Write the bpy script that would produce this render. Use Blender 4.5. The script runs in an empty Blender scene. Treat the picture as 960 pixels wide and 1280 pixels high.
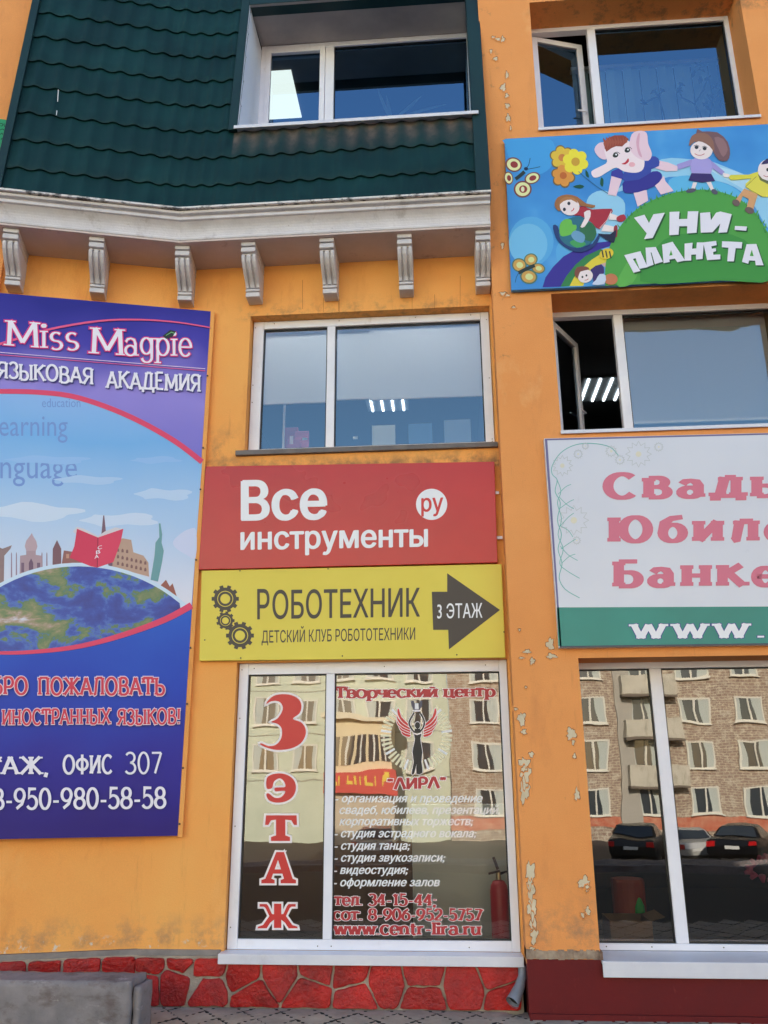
import bpy, bmesh, math, random
from mathutils import Vector, Matrix
random.seed(7)
sc = bpy.context.scene
COL = sc.collection
R = math.radians

# ---------------------------------------------------------------- camera
CAMROT = Matrix(((0.9970995, 0.0280918, 0.0707351), (0.0758827, -0.2953027, -0.9523855), (-0.005866, 0.9549907, -0.2965778)))
CAMPOS = Vector((0.0, -6.61, 1.6))
FPX = 1040.0
cd = bpy.data.cameras.new('camera'); cam = bpy.data.objects.new('camera', cd); COL.objects.link(cam)
cam.matrix_world = Matrix.Translation(CAMPOS) @ CAMROT.to_4x4()
cd.sensor_fit = 'VERTICAL'; cd.sensor_height = 36.0; cd.sensor_width = 27.0
cd.lens = FPX / 1280 * 36.0; cd.clip_start = 0.05; cd.clip_end = 3000
sc.camera = cam

# ---------------------------------------------------------------- daylight
SUN_EL, SUN_AZ = 19.5, -5.0
w = bpy.data.worlds.new('World'); sc.world = w; w.use_nodes = True
nt = w.node_tree; nt.nodes.clear()
sky = nt.nodes.new('ShaderNodeTexSky'); sky.sky_type = 'NISHITA'; sky.sun_disc = False
sky.sun_elevation = R(SUN_EL); sky.sun_rotation = R(SUN_AZ); sky.air_density = 1.0; sky.dust_density = 1.0; sky.ozone_density = 1.2
bg = nt.nodes.new('ShaderNodeBackground'); bg.inputs['Strength'].default_value = 0.15
wo = nt.nodes.new('ShaderNodeOutputWorld')
nt.links.new(sky.outputs[0], bg.inputs[0]); nt.links.new(bg.outputs[0], wo.inputs[0])
sd = bpy.data.lights.new('sun', 'SUN'); sd.energy = 4.6; sd.angle = R(0.53); sd.color = (1.0, 0.9, 0.76)
so = bpy.data.objects.new('sun', sd); COL.objects.link(so)
_d = Vector((math.sin(R(-SUN_AZ)) * math.cos(R(SUN_EL)), -math.cos(R(SUN_AZ)) * math.cos(R(SUN_EL)), -math.sin(R(SUN_EL))))
so.rotation_euler = _d.to_track_quat('-Z', 'Y').to_euler(); so.location = (0, 30, 30)
vs = sc.view_settings
vs.view_transform = 'Standard'; vs.look = 'None'; vs.gamma = 1.0; vs.use_curve_mapping = False
vs.exposure = 1.5
sc.cycles.max_bounces = 8; sc.cycles.caustics_reflective = False; sc.cycles.caustics_refractive = False
sc.cycles.transparent_max_bounces = 12

# ---------------------------------------------------------------- pixel of the photograph -> point on a surface of the place
def ray(px, py):
    return CAMROT @ Vector(((px - 480) / FPX, -(py - 640) / FPX, -1.0))
def at(px, py, Y=0.0):
    d = ray(px, py); return CAMPOS + d * ((Y - CAMPOS.y) / d.y)
def on(px, py, p0, n):
    d = ray(px, py); return CAMPOS + d * ((p0 - CAMPOS).dot(n) / d.dot(n))

# ---------------------------------------------------------------- materials
def S(r, g, b, k=1.0):
    f = lambda c: (c / 12.92 if c <= .04045 else ((c + .055) / 1.055) ** 2.4)
    return tuple(min(.92, f(v / 255) * k) for v in (r, g, b))
def newmat(name):
    m = bpy.data.materials.new(name); m.use_nodes = True
    return m, m.node_tree.nodes, m.node_tree.links, m.node_tree.nodes['Principled BSDF']
_pc = {}
def plain(col, rough=.6, metal=0.0, spec=.5, emit=None):
    key = (tuple(round(c, 4) for c in col), rough, metal, spec, emit)
    if key in _pc: return _pc[key]
    m, N, L, B = newmat('paint')
    B.inputs['Base Color'].default_value = (*col, 1); B.inputs['Roughness'].default_value = rough
    B.inputs['Metallic'].default_value = metal; B.inputs['Specular IOR Level'].default_value = spec
    if emit:
        B.inputs['Emission Color'].default_value = (*emit[0], 1); B.inputs['Emission Strength'].default_value = emit[1]
    _pc[key] = m
    return m
def node(N, t, **kw):
    n = N.new(t)
    for k, v in kw.items():
        if k in n.inputs: n.inputs[k].default_value = v
        else: setattr(n, k, v)
    return n
def ramp(N, stops, interp='LINEAR'):
    r = N.new('ShaderNodeValToRGB'); r.color_ramp.interpolation = interp
    while len(r.color_ramp.elements) < len(stops): r.color_ramp.elements.new(0.5)
    for e, (p, c) in zip(r.color_ramp.elements, stops):
        e.position = p; e.color = (*c, 1) if len(c) == 3 else c
    return r
def surf(name, c1, c2, scale=3.0, rough=.8, bump=.15, bscale=60.0, stain=None, spec=.4, detail=5, bdist=.01, rvar=.1, local=None, grain=0.0):
    """mottled surface: two close colours by noise, fine bump, optional stains of their own shape"""
    m, N, L, B = newmat(name)
    tc = N.new('ShaderNodeTexCoord')
    n1 = node(N, 'ShaderNodeTexNoise', Scale=scale, Detail=detail, Roughness=.62); L.new(tc.outputs['Object'], n1.inputs['Vector'])
    r1 = ramp(N, [(.32, c1), (.68, c2)]); L.new(n1.outputs[0], r1.inputs[0])
    out = r1.outputs[0]
    if stain:
        for (col, sc_, lo, hi, amt, stretch) in stain:
            mp = node(N, 'ShaderNodeMapping'); mp.inputs['Scale'].default_value = stretch; L.new(tc.outputs['Object'], mp.inputs[0])
            n2 = node(N, 'ShaderNodeTexNoise', Scale=sc_, Detail=7, Roughness=.7); L.new(mp.outputs[0], n2.inputs['Vector'])
            mr = node(N, 'ShaderNodeMapRange'); mr.inputs[1].default_value = lo; mr.inputs[2].default_value = hi; mr.inputs[4].default_value = amt
            L.new(n2.outputs[0], mr.inputs[0])
            mx = N.new('ShaderNodeMix'); mx.data_type = 'RGBA'; L.new(mr.outputs[0], mx.inputs[0]); L.new(out, mx.inputs[6]); mx.inputs[7].default_value = (*col, 1)
            out = mx.outputs[2]
    for (col, xr, zr, fall, sc_, lo, hi, amt) in (local or ()):      # grime, plus contact shade put into the colour, at one place on the wall
        sx = N.new('ShaderNodeSeparateXYZ'); L.new(tc.outputs['Object'], sx.inputs[0])
        def edge(o_, a_, b_):
            q = node(N, 'ShaderNodeMapRange'); q.inputs[1].default_value = a_; q.inputs[2].default_value = b_; L.new(sx.outputs[o_], q.inputs[0]); return q.outputs[0]
        n2 = node(N, 'ShaderNodeTexNoise', Scale=sc_, Detail=8, Roughness=.72); L.new(tc.outputs['Object'], n2.inputs['Vector'])
        q = node(N, 'ShaderNodeMapRange'); q.inputs[1].default_value = lo; q.inputs[2].default_value = hi; q.inputs[4].default_value = amt; L.new(n2.outputs[0], q.inputs[0]); val = q.outputs[0]
        for e_ in (edge(0, xr[0], xr[0] + fall), edge(0, xr[1], xr[1] - fall), edge(2, zr[0], zr[0] + fall * .25), edge(2, zr[1], zr[1] - fall)):
            mu = node(N, 'ShaderNodeMath', operation='MULTIPLY'); L.new(val, mu.inputs[0]); L.new(e_, mu.inputs[1]); val = mu.outputs[0]
        mx = N.new('ShaderNodeMix'); mx.data_type = 'RGBA'; L.new(val, mx.inputs[0]); L.new(out, mx.inputs[6]); mx.inputs[7].default_value = (*col, 1); out = mx.outputs[2]
    if grain:
        n3 = node(N, 'ShaderNodeTexNoise', Scale=150, Detail=3, Roughness=.8); L.new(tc.outputs['Object'], n3.inputs['Vector'])
        q = node(N, 'ShaderNodeMapRange'); q.inputs[1].default_value = .3; q.inputs[2].default_value = .7; q.inputs[3].default_value = 1 - grain; q.inputs[4].default_value = 1 + grain * .4; L.new(n3.outputs[0], q.inputs[0])
        vm = node(N, 'ShaderNodeVectorMath', operation='SCALE'); L.new(out, vm.inputs[0]); L.new(q.outputs[0], vm.inputs['Scale']); out = vm.outputs[0]
    L.new(out, B.inputs['Base Color'])
    nb = node(N, 'ShaderNodeTexNoise', Scale=bscale, Detail=6, Roughness=.65); L.new(tc.outputs['Object'], nb.inputs['Vector'])
    bp = node(N, 'ShaderNodeBump', Strength=bump, Distance=bdist); L.new(nb.outputs[0], bp.inputs['Height']); L.new(bp.outputs[0], B.inputs['Normal'])
    rr = node(N, 'ShaderNodeMapRange'); rr.inputs[3].default_value = rough - rvar; rr.inputs[4].default_value = rough + rvar
    L.new(n1.outputs[0], rr.inputs[0]); L.new(rr.outputs[0], B.inputs['Roughness'])
    B.inputs['Specular IOR Level'].default_value = spec
    return m

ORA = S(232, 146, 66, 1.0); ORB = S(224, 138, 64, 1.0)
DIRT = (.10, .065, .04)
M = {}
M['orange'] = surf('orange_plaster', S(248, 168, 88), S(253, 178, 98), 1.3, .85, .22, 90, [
    (S(214, 134, 68), 2.2, .54, .72, .55, (1, 1, .3)), (S(250, 184, 110), 1.6, .58, .70, .5, (1, 1, .7)), (S(170, 110, 62), 7, .60, .74, .4, (1.6, 1.6, .12)), (DIRT, 9.0, .68, .80, .5, (1, 1, .6))], grain=.10, local=[((.16, .10, .06), (-2.25, .6), (4.02, 4.22), .12, 7, .42, .62, .75), ((.2, .13, .08), (-2.2, -1.6), (4.1, 4.55), .25, 5, .45, .65, .6),  # band under the sill joins dirt with contact shade in the colour
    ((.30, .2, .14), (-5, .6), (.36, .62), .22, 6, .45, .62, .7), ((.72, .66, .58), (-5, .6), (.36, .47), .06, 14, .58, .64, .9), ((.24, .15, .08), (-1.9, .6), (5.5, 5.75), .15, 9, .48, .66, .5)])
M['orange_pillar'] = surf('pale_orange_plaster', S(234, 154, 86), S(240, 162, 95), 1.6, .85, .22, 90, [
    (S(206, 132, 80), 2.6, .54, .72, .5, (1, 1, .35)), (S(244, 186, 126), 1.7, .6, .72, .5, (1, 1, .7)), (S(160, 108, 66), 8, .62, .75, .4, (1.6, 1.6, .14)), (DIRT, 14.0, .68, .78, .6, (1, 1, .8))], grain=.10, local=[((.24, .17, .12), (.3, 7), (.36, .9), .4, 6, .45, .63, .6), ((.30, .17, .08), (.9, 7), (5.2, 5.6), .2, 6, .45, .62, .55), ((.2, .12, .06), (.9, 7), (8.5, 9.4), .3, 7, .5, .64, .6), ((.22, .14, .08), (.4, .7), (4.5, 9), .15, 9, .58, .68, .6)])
M['undercoat'] = surf('bare_undercoat', S(206, 190, 160), S(222, 210, 184), 8, .9, .4, 60, [(S(150, 120, 90), 16, .55, .7, .6, (1, 1, 1))])
M['maroon'] = surf('maroon_paint', S(94, 14, 18), S(106, 20, 22), 3, .75, .3, 30, [(S(150, 60, 52), 14, .62, .75, .35, (1, 1, .5)), (DIRT, 6, .62, .8, .4, (1, 1, 1))])
M['redstone'] = surf('red_painted_stone', S(140, 12, 14), S(200, 28, 22), 4, .34, .8, 28, [(S(110, 18, 20), 7, .5, .72, .55, (1, 1, 1)), (S(222, 120, 100), 22, .66, .76, .25, (1, 1, 1))], .5, bdist=.02)
M['mortar'] = surf('grey_mortar', S(140, 128, 116), S(178, 166, 150), 9, .95, .6, 50)
M['greyband'] = surf('grey_band', S(126, 120, 118), S(150, 142, 138), 8, .85, .4, 40, [(S(200, 180, 150), 12, .6, .7, .5, (1, 1, 1))])
M['brokenband'] = surf('broken_skirting', S(96, 66, 56), S(190, 172, 150), 5.5, .9, .8, 30)
M['whiteplaster'] = surf('weathered_white_plaster', S(202, 198, 200), S(220, 216, 218), 4, .8, .3, 50, [
    (S(120, 104, 96), 5, .58, .78, .6, (1, 1, .6)), (S(60, 50, 46), 18, .66, .76, .75, (1, 1, 1))])
M['soffit'] = surf('soffit_board', S(196, 180, 174), S(210, 194, 188), 3, .85, .2, 40, [(S(110, 84, 76), 6, .60, .75, .5, (1, 1, 1))])
M['capmetal'] = surf('dirty_white_flashing', S(214, 210, 206), S(226, 222, 220), 6, .5, .2, 30, [(S(40, 36, 32), 9, .5, .62, .9, (1, 1, 2))])
M['pvc'] = surf('white_pvc', S(228, 228, 238), S(238, 238, 246), 2, .38, .03, 60, [(S(170, 160, 150), 5, .62, .8, .3, (1, 1, .4))])
M['pvcold'] = surf('weathered_white_pvc', S(226, 226, 234), S(238, 238, 244), 3, .45, .05, 60, [(S(150, 130, 116), 6, .60, .78, .45, (1, 1, .4))])
M['gasket'] = plain((.012, .012, .013), .5)
M['sillwhite'] = surf('white_sheet_sill', S(214, 214, 224), S(226, 226, 234), 3, .35, .04, 30, [(S(150, 140, 150), 4, .6, .8, .35, (1, 1, 1))])
M['sillgrey'] = surf('grey_slate_sill', S(104, 98, 96), S(124, 116, 112), 9, .8, .3, 50)
M['concrete'] = surf('worn_concrete', S(120, 114, 116), S(148, 140, 140), 4, .9, .55, 40, [
    (S(96, 80, 76), 3.5, .52, .66, .7, (1, 1, 2)), (S(196, 188, 186), 5, .62, .72, .6, (1, 1, 3)), (S(70, 62, 60), 18, .63, .72, .6, (1, 1, 1))])
M['paver'] = surf('concrete_pavers', S(150, 140, 126), S(180, 168, 152), 5, .92, .5, 60, [(S(96, 86, 80), 3, .5, .75, .5, (1, 1, 1))])
M['joint'] = plain((.025, .022, .02), .95)
M['asphalt'] = surf('asphalt', (.085, .072, .06), (.12, .10, .085), .5, .95, .5, 80)
M['zinc'] = surf('galvanised_sheet', S(112, 116, 126), S(140, 144, 154), 4, .42, .1, 30, spec=.6)
M['black'] = plain((.015, .015, .016), .5)
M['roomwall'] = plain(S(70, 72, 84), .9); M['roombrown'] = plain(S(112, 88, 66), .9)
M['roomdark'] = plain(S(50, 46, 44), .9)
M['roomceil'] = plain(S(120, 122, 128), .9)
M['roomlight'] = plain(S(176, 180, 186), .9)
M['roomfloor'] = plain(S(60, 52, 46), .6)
M['tube'] = plain((.9, .95, 1), .5, emit=((.88, .96, 1), 9.0))  # glow of the lights added over the blinds
M['tubefill'] = plain((.9, .95, 1), .5, emit=((.95, .95, .88), 30.0))  # strong glow of the fill lights added in the shops
M['tubedim'] = plain((.9, .95, 1), .5, emit=((.8, .93, 1), 2.2))
M['panelglow'] = plain((.9, .92, .85), .5, emit=((.90, .97, .86), .55))

def roof_mat():
    m, N, L, B = newmat('green_metal_tile')
    tc = N.new('ShaderNodeTexCoord')
    n1 = node(N, 'ShaderNodeTexNoise', Scale=2.0, Detail=5); L.new(tc.outputs['Object'], n1.inputs['Vector'])
    r1 = ramp(N, [(.25, S(3, 38, 40)), (.5, S(7, 48, 49)), (.75, S(14, 60, 60))]); L.new(n1.outputs[0], r1.inputs[0])
    sp = N.new('ShaderNodeSeparateXYZ'); L.new(tc.outputs['Object'], sp.inputs[0])
    # dust washed down from the window sill
    n2 = node(N, 'ShaderNodeTexNoise', Scale=7.0, Detail=6, Roughness=.7); L.new(tc.outputs['Object'], n2.inputs['Vector'])
    at_ = N.new('ShaderNodeAttribute'); at_.attribute_name = 'dust'
    mu = node(N, 'ShaderNodeMath', operation='MULTIPLY'); L.new(at_.outputs['Fac'], mu.inputs[0])
    mr = node(N, 'ShaderNodeMapRange'); mr.inputs[1].default_value = .25; mr.inputs[2].default_value = .6; L.new(n2.outputs[0], mr.inputs[0]); L.new(mr.outputs[0], mu.inputs[1])
    mx = N.new('ShaderNodeMix'); mx.data_type = 'RGBA'; L.new(mu.outputs[0], mx.inputs[0]); L.new(r1.outputs[0], mx.inputs[6]); mx.inputs[7].default_value = (*S(120, 104, 96), 1)
    L.new(mx.outputs[2], B.inputs['Base Color'])
    B.inputs['Roughness'].default_value = .5; B.inputs['Specular IOR Level'].default_value = .22
    return m
M['roof'] = roof_mat()
M['rooftrim'] = surf('green_sheet_trim', S(7, 42, 43), S(10, 50, 51), 3, .5, .05, 20)
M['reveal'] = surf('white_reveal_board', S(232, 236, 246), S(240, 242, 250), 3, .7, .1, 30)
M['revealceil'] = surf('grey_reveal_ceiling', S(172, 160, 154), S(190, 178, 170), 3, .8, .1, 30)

def glass_mat(name, ior, tint, wav=.0, wscale=1.3, extra=1.0, gcol=(.97, .97, .95)):
    m, N, L, B = newmat(name); N.remove(B); out = [n for n in N if n.type == 'OUTPUT_MATERIAL'][0]
    tr = N.new('ShaderNodeBsdfTransparent'); tr.inputs[0].default_value = (*tint, 1)
    gl = N.new('ShaderNodeBsdfGlossy'); gl.inputs['Roughness'].default_value = 0.0; gl.inputs[0].default_value = (*gcol, 1)
    fr = node(N, 'ShaderNodeFresnel', IOR=ior); mx = N.new('ShaderNodeMixShader')
    ml = node(N, 'ShaderNodeMath', operation='MULTIPLY'); ml.inputs[1].default_value = extra; ml.use_clamp = True
    L.new(fr.outputs[0], ml.inputs[0]); L.new(ml.outputs[0], mx.inputs[0])
    L.new(tr.outputs[0], mx.inputs[1]); L.new(gl.outputs[0], mx.inputs[2]); L.new(mx.outputs[0], out.inputs[0])
    if wav:
        tc = N.new('ShaderNodeTexCoord')
        nb = node(N, 'ShaderNodeTexNoise', Scale=wscale, Detail=2.0, Roughness=.4); L.new(tc.outputs['Object'], nb.inputs['Vector'])
        bp = node(N, 'ShaderNodeBump', Strength=1.0, Distance=wav); L.new(nb.outputs[0], bp.inputs['Height']); L.new(bp.outputs[0], gl.inputs['Normal'])
    return m
M['glass_up'] = glass_mat('window_glass', 2.35, (1, 1, 1), .00006, 1.2, gcol=(.66, .88, 1.0))
M['glass_top'] = glass_mat('coated_window_glass', 3.4, (.8, .88, .95), .00006, 1.2, gcol=(.36, .66, 1.0))
M['glass_shop'] = glass_mat('shop_glass', 2.35, (.86, .86, .84), .0016, 1.7)
M['glass_right'] = glass_mat('shop_glass_flat', 2.3, (.7, .68, .64), .0012, 1.9)
M['glass_far'] = plain((.05, .06, .07), .04, spec=1.0)

# ---------------------------------------------------------------- mesh builder
ROOTS = {}
def wloc(o):
    v = Vector((0, 0, 0))
    while o is not None:
        v += Vector(o.location); o = o.parent
    return v
class MB:
    def __init__(s): s.v = []; s.f = []; s.m = []; s.a = []
    def quad(s, a, b, c, d, mi=0): return s.poly([a, b, c, d], mi)
    def poly(s, pts, mi=0):
        i = len(s.v); s.v += [Vector(p) for p in pts]; s.f.append(list(range(i, i + len(pts)))); s.m.append(mi); return s
    def box(s, x0, x1, y0, y1, z0, z1, mi=0, skip=''):
        i = len(s.v)
        s.v += [Vector(p) for p in ((x0, y0, z0), (x1, y0, z0), (x1, y1, z0), (x0, y1, z0), (x0, y0, z1), (x1, y0, z1), (x1, y1, z1), (x0, y1, z1))]
        for k, q in (('d', (0, 3, 2, 1)), ('u', (4, 5, 6, 7)), ('f', (0, 1, 5, 4)), ('r', (1, 2, 6, 5)), ('b', (2, 3, 7, 6)), ('l', (3, 0, 4, 7))):
            if k in skip: continue
            s.f.append([i + a for a in q]); s.m.append(mi)
        return s
    def obox(s, o, ex, ey, ez, mi=0):
        """box from a corner and three edge vectors"""
        o, ex, ey, ez = Vector(o), Vector(ex), Vector(ey), Vector(ez); i = len(s.v)
        s.v += [o, o + ex, o + ex + ey, o + ey, o + ez, o + ex + ez, o + ex + ey + ez, o + ey + ez]
        for q in ((0, 3, 2, 1), (4, 5, 6, 7), (0, 1, 5, 4), (1, 2, 6, 5), (2, 3, 7, 6), (3, 0, 4, 7)):
            s.f.append([i + a for a in q]); s.m.append(mi)
        return s
    def prism(s, pts, ext, mi=0, cap=True):
        ext = Vector(ext); pts = [Vector(p) for p in pts]; n = len(pts); i = len(s.v)
        s.v += pts + [p + ext for p in pts]
        for k in range(n):
            s.f.append([i + k, i + (k + 1) % n, i + n + (k + 1) % n, i + n + k]); s.m.append(mi)
        if cap:
            s.f.append(list(range(i + n - 1, i - 1, -1))); s.m.append(mi); s.f.append(list(range(i + n, i + 2 * n))); s.m.append(mi)
        return s
    def tube(s, pts, rad, n=10, mi=0, cap=True):
        pts = [Vector(p) for p in pts]; rads = rad if isinstance(rad, (list, tuple)) else [rad] * len(pts)
        rings = []
        for k, p in enumerate(pts):
            t = (pts[min(k + 1, len(pts) - 1)] - pts[max(k - 1, 0)]).normalized()
            a = t.cross(Vector((0, 0, 1)));
            if a.length < .05: a = t.cross(Vector((0, 1, 0)))
            a.normalize(); b = t.cross(a); i = len(s.v)
            s.v += [p + (a * math.cos(2 * math.pi * j / n) + b * math.sin(2 * math.pi * j / n)) * rads[k] for j in range(n)]
            rings.append(i)
        for i, j in zip(rings, rings[1:]):
            for k in range(n):
                s.f.append([i + k, i + (k + 1) % n, j + (k + 1) % n, j + k]); s.m.append(mi)
        if cap:
            s.f.append([rings[0] + k for k in range(n - 1, -1, -1)]); s.m.append(mi); s.f.append([rings[-1] + k for k in range(n)]); s.m.append(mi)
        return s
    def sweep(s, rows, mi=0, close=False):
        """grid of points: rows x columns"""
        i = len(s.v); nr, ncol = len(rows), len(rows[0])
        for r in rows: s.v += [Vector(p) for p in r]
        for a in range(nr - 1):
            for b in range(ncol - 1):
                s.f.append([i + a * ncol + b, i + a * ncol + b + 1, i + (a + 1) * ncol + b + 1, i + (a + 1) * ncol + b]); s.m.append(mi)
        return s
    def build(s, name, mats, parent=None, smooth=False, bevel=0, recalc=False, weld=False, seg=2):
        if not isinstance(mats, (list, tuple)): mats = [mats]
        off = wloc(parent) if parent else Vector((0, 0, 0))
        me = bpy.data.meshes.new(name); me.from_pydata([tuple(p - off) for p in s.v], [], s.f)
        for m in mats: me.materials.append(m)
        for p, mi in zip(me.polygons, s.m): p.material_index = mi; p.use_smooth = smooth
        if recalc or weld:
            bm = bmesh.new(); bm.from_mesh(me)
            if weld: bmesh.ops.remove_doubles(bm, verts=bm.verts, dist=1e-5)
            bmesh.ops.recalc_face_normals(bm, faces=bm.faces); bm.to_mesh(me); bm.free()
        me.update()
        o = bpy.data.objects.new(name, me); COL.objects.link(o)
        if parent: o.parent = parent
        if bevel:
            b = o.modifiers.new('bevel', 'BEVEL'); b.width = bevel; b.segments = seg; b.limit_method = 'ANGLE'; b.angle_limit = R(40)
        return o
def tag(o, label=None, cat=None, group=None, kind=None):
    if label: o['label'] = label
    if cat: o['category'] = cat
    if group: o['group'] = group
    if kind: o['kind'] = kind
    return o
def empty(name, loc, label=None, cat=None, group=None):
    o = bpy.data.objects.new(name, None); COL.objects.link(o); o.location = loc; o.empty_display_size = .2
    return tag(o, label, cat, group)

# ---------------------------------------------------------------- the facade's planes
TH = R(14.7)
DL = Vector((-math.cos(TH), -math.sin(TH), 0)); NL = Vector((math.sin(TH), -math.cos(TH), 0)); P0 = Vector((-2.32, 0, 0))
def lp(t, o, z): return P0 + DL * t + NL * o + Vector((0, 0, z))      # point on the left wing: along, out, up
def cp(o, z): k = o * math.tan(TH / 2); return Vector((P0.x + k, -o, z))  # the mitre line of the bend
XR = 0.484                                                             # left edge of the right pillar

# ================================================================ the building
bld = empty('commercial_building', (0, 0, 0), 'orange plastered shop building with green tiled mansard roof and white cornice', 'building')
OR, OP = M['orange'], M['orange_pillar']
def wall(mb, fr, a0, a1, z0, z1, holes, th, mi=0):
    """wall sheet with thickness and rectangular openings; fr(a, depth, z) -> point, depth 0 = face"""
    xs = sorted({a0, a1, *[h[0] for h in holes], *[h[1] for h in holes]}); zs = sorted({z0, z1, *[h[2] for h in holes], *[h[3] for h in holes]})
    for i in range(len(xs) - 1):
        for j in range(len(zs) - 1):
            cx, cz = (xs[i] + xs[i + 1]) / 2, (zs[j] + zs[j + 1]) / 2
            if any(h[0] < cx < h[1] and h[2] < cz < h[3] for h in holes): continue
            for d in (0, th):
                mb.quad(fr(xs[i], d, zs[j]), fr(xs[i + 1], d, zs[j]), fr(xs[i + 1], d, zs[j + 1]), fr(xs[i], d, zs[j + 1]), mi)
    def ring(x0, x1, za, zb):
        for (p, q) in (((x0, za), (x1, za)), ((x1, za), (x1, zb)), ((x1, zb), (x0, zb)), ((x0, zb), (x0, za))):
            mb.quad(fr(p[0], 0, p[1]), fr(q[0], 0, q[1]), fr(q[0], th, q[1]), fr(p[0], th, p[1]), mi)
    ring(a0, a1, z0, z1)
    for h in holes: ring(*h)
    return mb
frC = lambda a, d, z: Vector((a, d, z))
frR = lambda a, d, z: Vector((a, -.2 + d, z))
frL = lambda a, d, z: lp(a, -d, z)
HC = [(-1.70, .466, 4.245, 5.565), (-1.68, .470, .33, 2.43)]
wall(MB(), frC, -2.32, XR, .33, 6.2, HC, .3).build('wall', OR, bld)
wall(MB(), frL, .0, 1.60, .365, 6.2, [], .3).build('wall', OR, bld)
ZU, ZM, ZL = (7.27, 8.79), (4.245, 5.53), (.36, 2.40)
XW0, XW1 = .985, 2.98
HR = [(XW0, XW1, *ZU), (XW0, XW1, *ZM), (XW0, XW1, .33, ZL[1])]
pw = wall(MB(), frR, XR, 6.4, .33, 12.4, HR, .32)
pw.build('wall', OP, bld)
# left pillar and the wing beyond it
mb = MB(); wall(mb, lambda a, d, z: lp(a, .05 - d, z), 1.60, 8.0, .42, 12.4, [], .42); mb.build('wall', OP, bld)
# attic wall behind the mansard, side and back walls, flat roof: the closed body of the building
mb = MB()
mb.box(-9.9, 6.4, 11.7, 12.0, 0, 12.4); mb.box(6.1, 6.39, .2, 11.7, 0, 12.4)
mb.box(-10.2, -9.9, -1.7, 12.0, 0, 12.4)
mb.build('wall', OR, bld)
MB().poly([lp(8.3, .3, 12.4), Vector((P0.x, -.1, 12.4)), Vector((6.5, -.25, 12.4)), Vector((6.5, 12.1, 12.4)), Vector((-10.3, 12.1, 12.4))]).build('flat_roof', M['greyband'], bld)
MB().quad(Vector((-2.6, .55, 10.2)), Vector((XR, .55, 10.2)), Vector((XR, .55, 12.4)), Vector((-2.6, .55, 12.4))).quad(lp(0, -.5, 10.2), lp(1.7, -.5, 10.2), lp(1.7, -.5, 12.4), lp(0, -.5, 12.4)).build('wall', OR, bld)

# flaked paint on the pillar: bare undercoat showing, each flake with its own ragged edge
M['flakerim'] = plain(S(150, 92, 52), .9)  # dark tint stands for the shadow edge of the lifted paint
def flake(cx, cy, rx, ry, seed, elong=0):
    rnd = random.Random(seed); n = 26; pts = []
    ph = [rnd.uniform(0, 6.28) for _ in range(4)]
    for k in range(n):
        a = 2 * math.pi * k / n
        r = 1 + .22 * math.sin(3 * a + ph[0]) + .16 * math.sin(5 * a + ph[1]) + .13 * math.sin(9 * a + ph[2]) + rnd.uniform(-.12, .12)
        pts.append(at(cx + rx * r * math.cos(a), cy + ry * r * math.sin(a), -.2012 - seed * .00003))
    c = sum(pts, Vector((0, 0, 0))) / n; mb = MB(); mb.poly(pts, 0)
    rim = [p + (p - c).normalized() * rnd.uniform(.002, .007) for p in pts]; lift = Vector((0, -.0025, 0))
    for k in range(n):
        j = (k + 1) % n; mb.quad(pts[k] + lift * .2, pts[j] + lift * .2, rim[j] + lift, rim[k] + lift, 1)
        out_ = [q + (q - c).normalized() * .012 for q in (rim[j], rim[k])]; mb.quad(rim[k] + lift, rim[j] + lift, out_[0] + Vector((0, .001, 0)), out_[1] + Vector((0, .001, 0)), 2)
    mb.build('flaked_patch', [M['undercoat'], M['flakerim'], OP], bld)
Z2 = lambda zx, zy, x0, y0, s: (x0 + zx / s, y0 + zy / s)
for i, (zx, zy, rx, ry) in enumerate([(558, 110, 18, 30), (565, 175, 26, 12), (432, 150, 18, 9), (460, 202, 12, 16), (402, 185, 14, 4), (402, 518, 20, 34), (414, 588, 13, 13), (370, 464, 9, 7),
        (672, 600, 24, 32), (682, 645, 8, 14), (455, 712, 12, 14), (415, 765, 26, 36), (422, 830, 24, 60), (418, 910, 24, 60), (704, 930, 13, 30), (690, 720, 7, 14), (425, 345, 5, 5), (390, 32, 5, 6)]):
    flake(560 + zx / 4.364, 780 + zy / 4.364, rx / 4.364, ry / 4.364, i)
for i, (zx, zy, rx, ry) in enumerate([(398, 60, 24, 70), (400, 160, 20, 70), (408, 270, 26, 60), (414, 350, 18, 50), (420, 430, 20, 48), (408, 510, 14, 12), (722, 112, 32, 34), (742, 145, 12, 18), (714, 305, 12, 14), (742, 285, 15, 24), (770, 525, 16, 8)]):
    flake(580 + zx / 4.8, 1080 + zy / 4.8, rx / 4.8, ry / 4.8, 40 + i)
for i, (zx, zy, rx, ry) in enumerate([(655, 222, 10, 5), (685, 235, 14, 8), (712, 235, 10, 16), (642, 308, 6, 12), (670, 352, 12, 10), (738, 450, 8, 18), (715, 525, 15, 20), (737, 573, 9, 13), (740, 635, 12, 14), (745, 708, 13, 20), (760, 768, 4, 14)]):
    flake(480 + zx / 4.8, zy / 4.8, rx / 4.8, ry / 4.8, 80 + i)
for i, (cx, cy, rx, ry) in enumerate([(629, 367, 4, 2), (634, 369, 3, 1.5), (628, 307, 1.5, 4), (642, 384, 2, 1.2)]): flake(cx, cy, rx, ry, 120 + i)

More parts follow.
